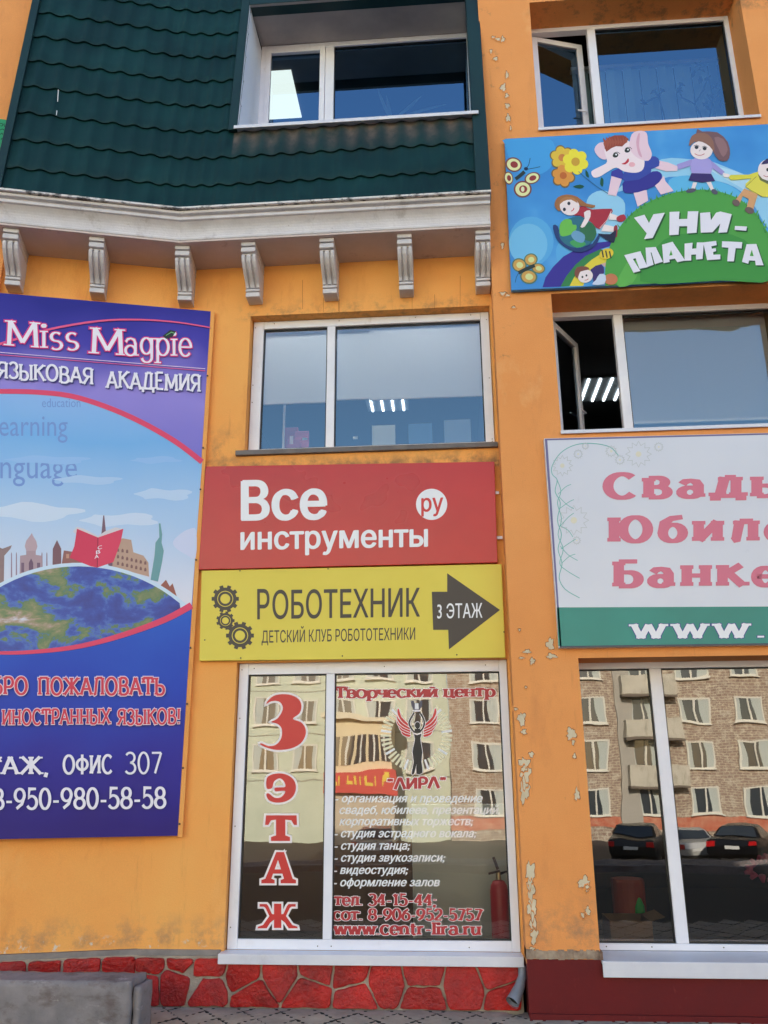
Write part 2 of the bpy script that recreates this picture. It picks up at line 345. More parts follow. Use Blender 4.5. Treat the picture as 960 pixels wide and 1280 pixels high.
# base of the wall: grey band, red crazy-paved plinth, maroon plinth
def voronoi(seeds, x0, x1, z0, z1):
    out = []
    for i, s in enumerate(seeds):
        poly = [(x0, z0), (x1, z0), (x1, z1), (x0, z1)]
        for j, q in enumerate(seeds):
            if i == j: continue
            mx, mz = (s[0] + q[0]) / 2, (s[1] + q[1]) / 2; nx, nz = q[0] - s[0], q[1] - s[1]
            new = []
            for k in range(len(poly)):
                a, b = poly[k], poly[(k + 1) % len(poly)]
                da = (a[0] - mx) * nx + (a[1] - mz) * nz; db = (b[0] - mx) * nx + (b[1] - mz) * nz
                if da <= 0: new.append(a)
                if da * db < 0:
                    t = da / (da - db); new.append((a[0] + (b[0] - a[0]) * t, a[1] + (b[1] - a[1]) * t))
            poly = new
            if len(poly) < 3: break
        if len(poly) >= 3: out.append(poly)
    return out
def rounded(poly, gap, rnd):
    """shrink a cell, round its corners and make the edge uneven"""
    cx = sum(p[0] for p in poly) / len(poly); cz = sum(p[1] for p in poly) / len(poly)
    n = len(poly); ins = []
    for k in range(n):
        a, b = poly[k], poly[(k + 1) % n]; ins.append((a, b))
    pts = []
    for k in range(n):
        p, a, b = Vector(poly[k]), Vector(poly[k - 1]), Vector(poly[(k + 1) % n])
        d1 = (a - p); d2 = (b - p); L1, L2 = d1.length, d2.length
        if L1 < .012 or L2 < .012: continue
        r1, r2 = min(.03, L1 * .3), min(.03, L2 * .3)
        q1, q2 = p + d1 / L1 * r1, p + d2 / L2 * r2
        for t in (0, .5, 1): pts.append(q1 * (1 - t) ** 2 + p * 2 * t * (1 - t) + q2 * t * t)
        m = int(L2 / .05)
        for u in range(1, m): pts.append(q2 + (d2 / L2) * (L2 - r2 - min(.03, L2 * .3)) * u / m)
    c = Vector((cx, cz)); res = []
    for q in pts:
        d = q - c; L_ = max(d.length, .001); res.append(c + d * (max(.2, (L_ - gap * rnd.uniform(.5, 1.7)) / L_)))
    return res
def stones(mb, seeds, fr, x0, x1, z0, z1, seed):
    rnd = random.Random(seed)
    for poly in voronoi(seeds, x0, x1, z0, z1):
        o = rounded(poly, rnd.uniform(.0035, .0085), rnd)
        if len(o) < 4: continue
        c = sum(o, Vector((0, 0))) / len(o); tilt = (rnd.uniform(-.07, .07), rnd.uniform(-.12, .12)); h = rnd.uniform(.014, .022)
        rings = []
        for k, (sc_, hh) in enumerate(((1, 0), (.985, .75), (.93, 1.0), (.5, 1.08))):
            rings.append([(c + (q - c) * sc_, h * hh) for q in o])
        n = len(o); i = len(mb.v)
        for rg in rings:
            for q, hh in rg: mb.v.append(fr(q.x, -(hh + tilt[0] * (q.x - c.x) + tilt[1] * (q.y - c.y) if hh else -.006) + (rnd.uniform(-.0015, .0015) if hh else 0), q.y))
        for a in range(3):
            for k in range(n): mb.f.append([i + a * n + k, i + a * n + (k + 1) % n, i + (a + 1) * n + (k + 1) % n, i + (a + 1) * n + k]); mb.m.append(0)
        mb.f.append([i + 3 * n + k for k in range(n)]); mb.m.append(0)
PO = .028
frCp = lambda a, d, z: Vector((a, -PO + d, z)); frLp = lambda a, d, z: lp(a, PO - d, z)
def pxC(pts): return [(lambda p: (p.x, p.z))(at(x, y, -PO)) for x, y in pts]
seedsC = pxC([(190, 1203), (185, 1232), (224, 1200), (215, 1229), (262, 1204), (260, 1238), (304, 1217), (316, 1246), (350, 1216), (385, 1244), (396, 1206), (438, 1212), (446, 1250), (482, 1228), (528, 1215), (529, 1250), (580, 1232), (622, 1213), (634, 1250)])
mb = MB(); stones(mb, seedsC, frCp, -2.32, XR - .03, .0, .315, 3)
mb.build('plinth_stonework', M['redstone'], bld, smooth=False, recalc=True)
mb = MB(); mb.box(-2.32, XR - .022, -PO, .25, -.2, .325); mb.build('plinth', M['mortar'], bld)
rs = random.Random(5); seedsL = []
for k in range(7): seedsL += [(.1 + k * .25 + rs.uniform(-.05, .05), .25 + rs.uniform(-.03, .03)), (.15 + k * .27 + rs.uniform(-.06, .06), .08 + rs.uniform(-.03, .03))]
mb = MB(); stones(mb, seedsL, frLp, .0, 1.56, .0, .325, 4); mb.build('plinth_stonework', M['redstone'], bld, recalc=True)
mb = MB(); mb.obox(lp(0, PO, -.2), DL * 1.56, -NL * .25, (0, 0, .528)); mb.build('plinth', M['mortar'], bld)
mb = MB(); mb.box(-2.32, -1.70, -.018, .2, .326, .363); mb.obox(lp(0, .018, .326), DL * 1.56, -NL * .2, (0, 0, .037)); mb.build('grey_band', M['greyband'], bld)
mb = MB()
for k in range(24):
    x0 = XR + (1.0 - XR) * k / 24; x1 = XR + (1.0 - XR) * (k + 1) / 24
    mb.box(x0, x1, -.204 - rs.uniform(0, .01), -.05, .362 + rs.uniform(-.004, .004), .418 + rs.uniform(-.008, .004))
mb.build('broken_skirting', M['brokenband'], bld)
mb = MB(); mb.box(XR + .002, .985, -.212, .1, -.2, .36); mb.box(.985, 6.4, -.212, .1, -.2, .331); mb.box(XR + .002, 6.4, -.235, -.212, -.2, .035); mb.build('plinth', M['maroon'], bld)
mb = MB(); mb.obox(lp(1.60, .06, -.2), DL * 6.4, -NL * .3, (0, 0, .6)); mb.build('plinth', M['maroon'], bld)

# hairline seams in the plaster over the middle window
for (x, y0, y1) in ((378, 350, 386), (423, 352, 389), (424, 374, 390), (515, 352, 388), (575, 345, 384), (543, 368, 386), (404, 372, 390)):
    p, q = at(x, y0, -.0008), at(x + (y1 - y0) * -.004, y1, -.0008); MB().quad(p, p + Vector((.0035, 0, 0)), q + Vector((.0035, 0, 0)), q).build('hairline_crack', plain(S(170, 100, 48), .9), bld)

# ---------------------------------------------------------------- cornice: a profile swept round the bend
def arc(o0, z0, o1, z1, bulge, n=6):
    pts = []
    for k in range(n + 1):
        t = k / n; o = o0 + (o1 - o0) * t; z = z0 + (z1 - z0) * t; b = bulge * math.sin(math.pi * t)
        L_ = math.hypot(o1 - o0, z1 - z0); pts.append((o + b * (z1 - z0) / L_, z - b * (o1 - o0) / L_))
    return pts
prof = [(.36, 6.083), (.36, 6.10), (.425, 6.10), (.43, 6.104), (.432, 6.122), (.428, 6.128), (.405, 6.132), (.402, 6.14)] + arc(.405, 6.145, .47, 6.265, -.018) + [(.485, 6.268), (.49, 6.272), (.49, 6.292), (.485, 6.297), (.47, 6.30), (.47, 6.315), (.505, 6.32), (.51, 6.326), (.51, 6.344), (.505, 6.35), (.34, 6.36)]
def sweep_round(prof, tl, xr, nL=14, nC=22):
    rows = []
    for k in range(nL): rows.append([lp(tl + (0 - tl) * k / nL - 0, o, z) if k < nL else None for o, z in prof])
    rows[-1] = [lp(max(tl / nL, o * math.tan(TH / 2) + .02), o, z) for o, z in prof]
    rows.append([cp(o, z) for o, z in prof])
    for k in range(1, nC + 1):
        rows.append([Vector((cp(o, z).x + (xr - cp(o, z).x) * k / nC, -o, z)) for o, z in prof])
    return rows
cor = MB(); rows = sweep_round(prof, 1.64, XR - .004); cor.sweep(rows); cor.poly(rows[-1]); cor.poly(rows[0][::-1])
cor.build('cornice', M['whiteplaster'], bld)
capp = [(.35, 6.361), (.515, 6.352), (.54, 6.350), (.54, 6.368), (.53, 6.372), (.35, 6.384)]
cap = MB(); rows = sweep_round(capp, 1.66, XR + .006); cap.sweep(rows); cap.poly(rows[-1]); cap.poly(rows[0][::-1]); cap.build('cornice_flashing', M['capmetal'], bld)
sof = [(-.05, 6.081), (.425, 6.081), (.425, 6.0985), (-.05, 6.0985)]
sf = MB(); rows = sweep_round(sof, 1.6, XR - .006); sf.sweep(rows); sf.build('soffit', M['soffit'], bld)

# corbels: scroll brackets with three reeds
def corbel_mesh():
    mb = MB(); W = .128
    def blk(o, z0, z1, w=W): mb.box(-w / 2, w / 2, -o, .0, z0, z1)
    blk(.385, -.036, -.001); blk(.362, -.046, -.036, W - .016); blk(.375, -.092, -.046); blk(.345, -.104, -.092, W - .016)
    S_ = [(.355, -.104), (.352, -.13), (.335, -.165), (.30, -.20), (.25, -.235), (.205, -.262), (.172, -.285), (.155, -.305), (.15, -.318)]
    def side(inset): return [(o - inset, z) for o, z in S_]
    for x0, x1, ins in ((-.064, -.034, 0), (-.034, -.018, .022), (-.018, .018, 0), (.018, .034, .022), (.034, .064, 0)):
        pts = [Vector((x0, -o, z)) for o, z in side(ins)] + [Vector((x0, 0, -.318)), Vector((x0, 0, -.104))]
        mb.prism(pts, (x1 - x0, 0, 0))
    blk(.135, -.328, -.318, W - .014); blk(.15, -.35, -.328); blk(.132, -.358, -.35, W - .014); blk(.142, -.402, -.358)
    for i, v in enumerate(mb.v): pass
    return mb
cb0 = corbel_mesh().build('corbel', M['whiteplaster'], bld, recalc=True, bevel=.004, seg=1)
first = True
for pos, rz in ((lp(1.47, 0, 6.081), -TH + 2 * TH * 0), (lp(.76, 0, 6.081), 0), (Vector((-2.30, 0, 6.081)), 1), (Vector((-1.655, 0, 6.081)), 2), (Vector((-.955, 0, 6.081)), 2), (Vector((-.27, 0, 6.081)), 2), (Vector((.412, 0, 6.081)), 2)):
    o = cb0 if first else cb0.copy()
    if not first: COL.objects.link(o); o.parent = bld
    first = False
    o.location = pos
    o.rotation_euler.z = TH if rz in (0, -TH) else (TH / 2 if rz == 1 else 0)

# ---------------------------------------------------------------- mansard roof of wavy metal tiles
LEAN = .115; Z0R = 6.365; PITCH = .335; WAVE = .185
def roof_o(z): return .405 - (z - Z0R) * LEAN
RB = .32
def roof_pt(s, o, z):
    if s <= -RB: return lp(-s, o, z)
    if s >= RB: return Vector((P0.x + s, -o, z))
    u = (s + RB) / (2 * RB); a, c = P0 + DL * RB, P0 + Vector((RB, 0, 0)); q = a * (1 - u) ** 2 + P0 * 2 * u * (1 - u) + c * u * u; ph = TH * (1 - u)
    return Vector((q.x + math.sin(ph) * o, q.y - math.cos(ph) * o, z))
DX0, DX1, DZ0, DZ1 = -1.83, .395, 7.375, 9.09
ss = []
s_ = -1.60
while s_ < XR - .03 - P0.x: ss.append(s_); s_ += WAVE / 12
ss.append(XR - .03 - P0.x)
rf = MB(); dust = []
nrow = 12
for r in range(nrow):
    zb, zt = Z0R + r * PITCH, Z0R + (r + 1) * PITCH
    lv = [(zb + .000, -.012), (zb - .002, .016), (zb + .02, .022), (zb + PITCH * .35, .015), (zb + PITCH * .7, .008), (zt, .0)]
    base = len(rf.v)
    for (z, lift) in lv:
        for s_ in ss:
            u = (s_ / WAVE) % 1.0
            wv = .5 + .5 * math.cos(2 * math.pi * u); h = .021 * wv ** 1.5
            zz = z + (.010 * wv if lift > .01 else 0)
            rf.v.append(roof_pt(s_, roof_o(z) + h + lift, zz))
            X = P0.x + s_
            dz = 0.0
            if DX0 - .03 < X < DX1 + .04 and z < DZ0: dz = max(0, 1 - (DZ0 - z) / .36) * (1.0 - .75 * wv)
            dust.append(dz)
    n = len(ss)
    for a in range(len(lv) - 1):
        for b in range(n - 1):
            zc = (lv[a][0] + lv[a + 1][0]) / 2; X = P0.x + (ss[b] + ss[b + 1]) / 2
            if DX0 < X < DX1 and zc > DZ0 - .01 and lv[a][0] < DZ1: continue
            i = base + a * n + b; rf.f.append([i, i + 1, i + n + 1, i + n]); rf.m.append(0)
ro = rf.build('mansard_roof', M['roof'], bld, smooth=True)
att = ro.data.attributes.new('dust', 'FLOAT', 'POINT'); att.data.foreach_set('value', dust)
ro.data.set_sharp_from_angle(angle=R(38))
# flat sheet trims at the roof ends and round the dormer opening
tr = MB()
def trim(s0, s1, z0, z1, t=.05, nz=6):
    a = [roof_pt(s0, roof_o(z0) + t, z0), roof_pt(s1, roof_o(z0) + t, z0), roof_pt(s1, roof_o(z1) + t, z1), roof_pt(s0, roof_o(z1) + t, z1)]
    b = [roof_pt(s0, roof_o(z0) - .1, z0), roof_pt(s1, roof_o(z0) - .1, z0), roof_pt(s1, roof_o(z1) - .1, z1), roof_pt(s0, roof_o(z1) - .1, z1)]
    i = len(tr.v); tr.v += a + b
    for q in ((0, 1, 2, 3), (4, 7, 6, 5), (0, 4, 5, 1), (1, 5, 6, 2), (2, 6, 7, 3), (3, 7, 4, 0)): tr.f.append([i + k for k in q]); tr.m.append(0)
trim(-1.655, -1.585, Z0R + .01, 10.36)
trim(XR - .115 - P0.x, XR + .012 - P0.x, Z0R + .01, 10.36, .052)
trim(DX0 - .085 - P0.x, DX0 - P0.x, DZ0 - .02, DZ1 + .14, .048)
trim(DX0 - P0.x + .001, XR - .116 - P0.x, DZ1, DZ1 + .14, .048)
tr.build('roof_trim', M['rooftrim'], bld, bevel=.004, seg=1)
for (x, y0, y1) in ((72.3, 112, 127), (70.6, 138, 144)):      # two dried white drips on the tiles
    zc = on(x, y0, P0 + NL * .36, NL).z; oo = roof_o(zc) + .05
    p, q = on(x, y0, P0 + NL * oo, NL), on(x - .6, y1, P0 + NL * (oo + .012), NL); MB().quad(p, p - DL * .008, q - DL * .006, q).build('paint_drip', plain((.7, .7, .7), .7), bld)
# dormer recess
YD = .42
rv = MB()
yf = lambda z: -(roof_o(z) + .046)
rv.quad((DX0 + .003, yf(DZ0), DZ0), (DX0 + .003, YD + .1, DZ0), (DX0 + .003, YD + .1, DZ1), (DX0 + .003, yf(DZ1), DZ1))
rv.build('dormer_reveal', M['reveal'], bld); rv = MB()
rv.quad((DX1 - .003, yf(DZ0), DZ0), (DX1 - .003, YD + .1, DZ0), (DX1 - .003, YD + .1, DZ1), (DX1 - .003, yf(DZ1), DZ1))
rv.build('dormer_reveal', M['reveal'], bld)
MB().quad((DX0, yf(DZ1), DZ1 - .003), (DX1, yf(DZ1), DZ1 - .003), (DX1, YD + .1, DZ1 + .06), (DX0, YD + .1, DZ1 + .06)).build('dormer_ceiling', M['revealceil'], bld)

# ---------------------------------------------------------------- windows
def window(X0, X1, Z0, Z1, Y, sides, mulls, gl, fmat, sash=None, name='window', pane_y=.04, skip_pane=()):
    """sides = left, right, bottom, top widths; mulls = [(x0, x1)]"""
    l, r, b, t = sides; D_ = .075
    mb = MB()
    mb.box(X0, X0 + l, Y, Y + D_, Z0, Z1); mb.box(X1 - r, X1, Y, Y + D_, Z0, Z1)
    mb.box(X0 + l, X1 - r, Y + .0015, Y + D_, Z0, Z0 + b); mb.box(X0 + l, X1 - r, Y + .0015, Y + D_, Z1 - t, Z1)
    for a, c in mulls: mb.box(a, c, Y + .003, Y + D_, Z0 + b, Z1 - t)
    wo_ = mb.build(name, fmat, bld, bevel=.005)
    edges = [X0 + l] + [v for m_ in mulls for v in m_] + [X1 - r]
    for k in range(0, len(edges), 2):
        a, c = edges[k], edges[k + 1]; g = .009
        if k // 2 in skip_pane: continue
        gk = MB()
        gk.box(a, a + g, Y + .022, Y + .05, Z0 + b, Z1 - t); gk.box(c - g, c, Y + .022, Y + .05, Z0 + b, Z1 - t)
        gk.box(a + g, c - g, Y + .0225, Y + .05, Z0 + b, Z0 + b + g); gk.box(a + g, c - g, Y + .0225, Y + .05, Z1 - t - g, Z1 - t)
        gk.build('gasket', M['gasket'], wo_)
        MB().quad((a, Y + pane_y, Z0 + b), (c, Y + pane_y, Z0 + b), (c, Y + pane_y, Z1 - t), (a, Y + pane_y, Z1 - t)).build('pane', gl, wo_)
    return wo_
def screws(wo_, pts):
    for x, y, z in pts:
        MB().tube([(x, y + .001, z), (x, y - .002, z)], .0045, 8).build('screw', plain((.12, .11, .1), .4, .8), wo_)
def sash_open(wo_, X, Y, Z0, Z1, wd, ang, mat, gl):
    """inward-turned casement hinged on its left edge"""
    ex = Vector((math.cos(ang), math.sin(ang), 0)); ey = Vector((-math.sin(ang), math.cos(ang), 0)); o = Vector((X, Y, 0)); f = .06; t = .05
    mb = MB()
    def bx(a0, a1, z0, z1): mb.obox(o + ex * a0 + Vector((0, 0, z0)), ex * (a1 - a0), ey * t, (0, 0, z1 - z0))
    bx(0, f, Z0, Z1); bx(wd - f, wd, Z0, Z1); bx(f, wd - f, Z0, Z0 + f); bx(f, wd - f, Z1 - f, Z1)
    s = mb.build('sash', mat, wo_, bevel=.004)
    g = MB(); e = ey * .02
    g.quad(o + ex * f + e + Vector((0, 0, Z0 + f)), o + ex * (wd - f) + e + Vector((0, 0, Z0 + f)), o + ex * (wd - f) + e + Vector((0, 0, Z1 - f)), o + ex * f + e + Vector((0, 0, Z1 - f)))
    g.build('pane', gl, wo_)
    h = MB(); q = o + ex * (wd - f / 2) + ey * -.012 + Vector((0, 0, Z0 + (Z1 - Z0) * .38)); h.tube([q, q - ey * .02, q - ey * .022 - ex * .1], .008, 8); h.build('handle', M['pvc'], wo_)
GU = M['glass_up']
wc = window(-1.692, .460, 4.245, 5.560, .10, (.095, .075, .055, .075), [(-1.008, -.935)], GU, M['pvcold']); wc['label'] = 'white framed middle window over the red sign'
screws(wc, [(-1.675 + .0, .10, z) for z in (4.28, 4.75, 4.92, 5.50)] + [(x, .10, 5.535) for x in (-1.5, -.9, -.2, .3)] + [(.44, .10, z) for z in (4.3, 4.32, 5.48, 4.9)])
mb = MB(); mb.box(-1.77, XR - .006, -.035, .10, 4.197, 4.243); mb.build('sill', M['sillgrey'], wc, bevel=.006)
ws = window(-1.672, .466, .352, 2.43, .06, (.075, .06, .07, .09), [(-.965, -.898)], M['glass_shop'], M['pvc'], name='shop_window'); ws['label'] = 'tall lettered shop window left of the pillar'
mb = MB(); mb.box(-1.696, .474, -.085, .062, .335, .3515); mb.box(-1.696, .474, -.092, -.080, .285, .3518); mb.build('sill', M['sillwhite'], ws, bevel=.004)
screws(ws, [(-1.65, .06, z) for z in (.5, 1.2, 2.0, 2.38)] + [(-1.0, .06, .38), (-.9, .06, .38), (.1, .06, .38), (-1.55, .06, 2.39), (-.5, .06, 2.39), (.3, .06, 2.39)])
YR = .11
wu = window(XW0, XW1, *ZU, YR, (.045, .045, .03, .05), [(1.585, 1.665)], M['glass_top'], M['pvc'], skip_pane=(0,)); wu['label'] = 'deep set top right window with a casement ajar'
wm = window(XW0, XW1, *ZM, YR, (.045, .045, .03, .05), [(1.565, 1.645)], GU, M['pvcold'], skip_pane=(0,)); wm['label'] = 'deep set middle right window with a casement open'
wl = window(XW0, XW1, ZL[0], ZL[1], YR, (.03, .045, .045, .05), [(1.575, 1.665)], M['glass_right'], M['pvc'], name='shop_window'); wl['label'] = 'tall right shop window reflecting the brick house'
for wo_, z in ((wu, ZU), (wm, ZM)):
    mb = MB(); mb.box(XW0 + .002, XW1, -.222, YR, z[0] - .012, z[0] - .001); mb.box(XW0 - .008, XW1, -.226, -.216, z[0] - .03, z[0]); mb.build('sill', M['sillwhite'], wo_, bevel=.003)
mb = MB(); mb.box(XW0 + .003, XW1, -.245, YR + .002, .338, .3595); mb.box(XW0 + .003, XW1, -.253, -.242, .262, .3598); mb.build('sill', M['sillwhite'], wl, bevel=.004)
screws(wl, [(x, YR, .385) for x in (1.08, 1.4, 1.9, 2.3)])
sash_open(wm, 1.035, YR + .03, ZM[0] + .035, ZM[1] - .06, .55, R(58), M['pvcold'], GU)
sash_open(wu, 1.035, YR + .03, ZU[0] + .035, ZU[1] - .06, .55, R(16), M['pvc'], M['glass_top'])
wd = window(DX0 + .004, DX1 + .03, DZ0 - .02, DZ1 + .045, YD, (.055, .03, .05, .06), [(-1.125, -1.03)], M['glass_top'], M['pvcold'], name='dormer_window')
sashf = MB(); a, b_ = DX0 + .06, -1.127
for q in ((a, a + .055, DZ0 + .03, DZ1 - .015), (b_ - .055, b_, DZ0 + .03, DZ1 - .015), (a + .055, b_ - .055, DZ0 + .03, DZ0 + .085), (a + .055, b_ - .055, DZ1 - .07, DZ1 - .015)): sashf.box(q[0], q[1], YD - .012, YD + .03, q[2], q[3])
sashf.build('sash', M['pvcold'], wd, bevel=.004)
yb = -(roof_o(DZ0) + .075)
mb = MB(); mb.box(DX0 - .02, DX1 + .03, yb, YD, DZ0 - .014, DZ0 - .002); mb.box(DX0 - .022, DX1 + .032, yb - .006, yb + .004, DZ0 - .036, DZ0); mb.build('sill', M['sillwhite'], wd, bevel=.003)

# ---------------------------------------------------------------- rooms behind the glass
def room(x0, x1, y0, y1, z0, z1, wallm, ceilm, floorm, openf=True):
    mb = MB()
    mb.quad((x0, y1, z0), (x1, y1, z0), (x1, y1, z1), (x0, y1, z1), 0); mb.quad((x0, y0, z0), (x0, y1, z0), (x0, y1, z1), (x0, y0, z1), 0); mb.quad((x1, y0, z0), (x1, y1, z0), (x1, y1, z1), (x1, y0, z1), 0)
    mb.quad((x0, y0, z0), (x1, y0, z0), (x1, y1, z0), (x0, y1, z0), 2); mb.quad((x0, y0, z1), (x1, y0, z1), (x1, y1, z1), (x0, y1, z1), 1)
    return mb.build('room_shell', [wallm, ceilm, floorm], bld)
room(-2.3, .47, .31, 5.0, 3.4, 5.78, M['roomwall'], M['roomceil'], M['roomfloor'])
room(-2.3, .47, .31, 2.6, .05, 3.2, M['roombrown'], M['roomceil'], M['roomfloor'])
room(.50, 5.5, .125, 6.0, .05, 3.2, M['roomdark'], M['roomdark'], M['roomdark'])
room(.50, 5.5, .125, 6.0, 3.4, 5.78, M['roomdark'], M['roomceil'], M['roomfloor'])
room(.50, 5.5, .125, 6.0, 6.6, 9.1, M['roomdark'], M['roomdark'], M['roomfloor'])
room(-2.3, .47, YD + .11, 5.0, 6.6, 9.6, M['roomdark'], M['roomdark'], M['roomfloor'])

from mathutils import noise as mnoise
# ================================================================ ground and street
def gz(L):      # height of the ground L metres in front of the wall: pavement, then the street falling away
    if L < 8: return 0.0
    return -2.35 * min(1, (L - 8) / 26)
gs = MB()
rowsY = [14, 0.0, -2, -4, -6, -7.98, -8.0, -14, -20, -26, -34, -60, -400, -900]
rows = []
for Y in rowsY:
    z = gz(-Y) - .03
    rows.append([Vector((x, Y, z)) for x in (-900, -200, -60, -20, -6, 0, 6, 20, 60, 200, 900)])
gs.sweep(rows[::-1])
tag(gs.build('ground', M['asphalt']), kind='structure')
# sunk road surface with kerb and lane line
rd = MB()
for (a, b) in ((-9.5, -14), (-14, -20), (-20, -24)): rd.quad((-200, a, gz(-a) - .02), (200, a, gz(-a) - .02), (200, b, gz(-b) - .02), (-200, b, gz(-b) - .02))
tag(rd.build('road', surf('road_asphalt', (.09, .078, .066), (.125, .106, .09), .6, .9, .4, 60)), kind='structure')
kb = MB(); kb.obox((-200, -9.5, gz(9.5) - .1), (400, 0, 0), (0, .15, 0), (0, 0, .2)); kb.obox((-200, -24.2, gz(24) - .1), (400, 0, 0), (0, .15, 0), (0, 0, .2))
tag(kb.build('kerb', M['concrete']), kind='structure')
# interlocking pavers along the foot of the wall
pv = MB(); rp = random.Random(11)
def paver(cx, cy, w, d):
    pts = []
    cor = [(0, -.5), (.5, 0), (0, .5), (-.5, 0)]
    for k in range(4):
        p, q = Vector(cor[k]), Vector(cor[(k + 1) % 4]); e = q - p; n_ = Vector((e.y, -e.x)); sg = 1 if k < 2 else -1
        for u, bl in ((0, 0), (.2, .05), (.3, -.05), (.45, .05), (.55, -.05), (.7, .05), (.8, -.05)):
            v = p + e * u + n_ * bl * sg; pts.append(Vector((cx + v.x * w, cy + v.y * d, 0)))
    ti = (rp.uniform(-.012, .012), rp.uniform(-.012, .012), rp.uniform(-.003, .002))
    for p in pts: p.z = ti[0] * (p.x - cx) + ti[1] * (p.y - cy) + ti[2]
    n = len(pts); c = Vector((cx, cy, ti[2])); top = [c + (p - c) * .955 for p in pts]; top = [p for p in top]; low = [p - Vector((0, 0, .006)) for p in pts]; bot = [p - Vector((0, 0, .03)) for p in pts]
    i = len(pv.v); pv.v += top + low + bot; pv.f.append([i + k for k in range(n)]); pv.m.append(0)
    for a in (0, n):
        for k in range(n): pv.f.append([i + a + k, i + a + n + k, i + a + n + (k + 1) % n, i + a + (k + 1) % n]); pv.m.append(1)
ro_ = 0; y = .05
while y > -3.4:
    x = -5 + (.135 if ro_ % 2 else 0)
    while x < 5:
        edge = 0 if x > P0.x else (P0.x - x) * math.tan(TH)
        if y < .12 - edge and not (x > XR - .1 and y > -.1): paver(x, y, .27, .35)
        x += .27
    y -= .175; ro_ += 1
tag(pv.build('pavement', [M['paver'], M['joint']]), kind='structure')
MB().quad((-14, 14, -.024), (14, 14, -.024), (14, -8, -.024), (-14, -8, -.024)).build('pavement', M['joint'])['kind'] = 'structure'

# concrete block beside the wall, teal kerb stub, rainwater outlet
cbk = MB(); cbk.box(-4.6, -2.06, -.80, -.52, -.03, .325); 
def rough(mb_, amp, cuts, seed):
    # chipped, uneven cast concrete
    bm = bmesh.new(); vs_ = [bm.verts.new(v) for v in mb_.v]
    for f in mb_.f: bm.faces.new([vs_[k] for k in f])
    for _ in range(cuts): bmesh.ops.subdivide_edges(bm, edges=[e for e in bm.edges if e.calc_length() > .045], cuts=1, use_grid_fill=True)
    bm.normal_update()
    for v in bm.verts:
        p = v.co * 9 + Vector((seed, 0, 0)); n_ = mnoise.fractal(p, .7, 2.1, 5); sharp = sum(1 for e in v.link_edges if len(e.link_faces) == 2 and e.calc_face_angle(0) > .6)
        v.co -= v.normal * (amp * (n_ + .4) + (.012 * max(0, mnoise.noise(v.co * 14) + .3) if sharp else 0))
    bmesh.ops.triangulate(bm, faces=bm.faces)
    out = MB(); idx = {}
    for k, v in enumerate(bm.verts): out.v.append(v.co.copy()); idx[v] = k
    for f in bm.faces: out.f.append([idx[v] for v in f.verts]); out.m.append(0)
    bm.free(); return out
cbk = rough(cbk, .010, 6, 0)
t = cbk.build('concrete_block', M['concrete'], smooth=True); tag(t, 'worn grey concrete slab standing on the pavers before the left plinth', 'block')
cbk = MB(); cbk.box(-2.058, -2.005, -.77, -.53, -.03, .29); rough(cbk, .006, 5, 3).build('end_cheek', M['concrete'], t, smooth=True)
tk = MB(); tk.tube([(-2.6, -.99, .02), (-1.68, -.99, .02)], .035, 12); tag(tk.build('pipe', surf('teal_paint', S(70, 150, 150), S(92, 170, 166), 8, .6, .2, 30)), 'teal painted pipe lying on the pavers beside the concrete slab', 'pipe')
o = empty('rainwater_outlet', (.40, -.1, .0), 'grey sheet metal rainwater outlet at the corner of the red stone plinth', 'drainpipe')
pp = [(.462, -.06, .29), (.46, -.065, .225), (.438, -.09, .17), (.405, -.125, .12), (.378, -.155, .085)]
mb = MB(); mb.tube(pp, [.028, .030, .036, .042, .047], 16, cap=False); mb.tube([pp[-1], (.376, -.157, .083)], [.049, .049], 16, cap=False)
mb.build('pipe_elbow', M['zinc'], o, smooth=True); MB().tube([(.392, -.139, .103), (.39, -.141, .101)], .04, 16).build('pipe_mouth', M['black'], o)

# ---------------------------------------------------------------- things inside the rooms
def blind(name_label, x0, x1, y, z0, z1, col):
    o = empty('roller_blind', (x0, y, z0), name_label, 'blind')
    m, N, L, B = newmat('blind_fabric'); B.inputs['Base Color'].default_value = (*col, 1); B.inputs['Roughness'].default_value = .9
    tl = N.new('ShaderNodeBsdfTranslucent'); tl.inputs[0].default_value = (*col, 1); mx = node(N, 'ShaderNodeMixShader'); mx.inputs[0].default_value = .45
    L.new(B.outputs[0], mx.inputs[1]); L.new(tl.outputs[0], mx.inputs[2]); L.new(mx.outputs[0], [n for n in N if n.type == 'OUTPUT_MATERIAL'][0].inputs[0])
    mb = MB(); n = 14
    for k in range(n):
        a, b = x0 + (x1 - x0) * k / n, x0 + (x1 - x0) * (k + 1) / n; f = lambda x: y + .004 * math.sin(x * 9)
        mb.quad((a, f(a), z0), (b, f(b), z0), (b, f(b), z1), (a, f(a), z1))
    mb.build('fabric', m, o, smooth=True)
    MB().box(x0, x1, y - .008, y + .014, z0 - .022, z0).build('bottom_bar', plain(tuple(min(.9, c * 1.05) for c in col), .5), o, bevel=.003)
    MB().tube([(x0, y + .02, z1), (x1, y + .02, z1)], .022, 10).build('roller', M['pvc'], o)
    return o
WB = (.91, .92, .9)
blind('white roller blind half lowered behind the narrow left pane of the middle window', -1.60, -1.01, .22, 4.80, 5.50, WB)
blind('narrow white roller blind half lowered beside the wide bright blind', -.93, -.63, .225, 4.82, 5.50, WB)
blind('wide bright white roller blind half lowered behind the middle window', -.63, .39, .21, 4.80, 5.52, (.92, .92, .9))
blind('large pale roller blind almost fully lowered in the middle right window', 1.64, 2.93, .26, 4.50, 5.50, (.80, .84, .88))
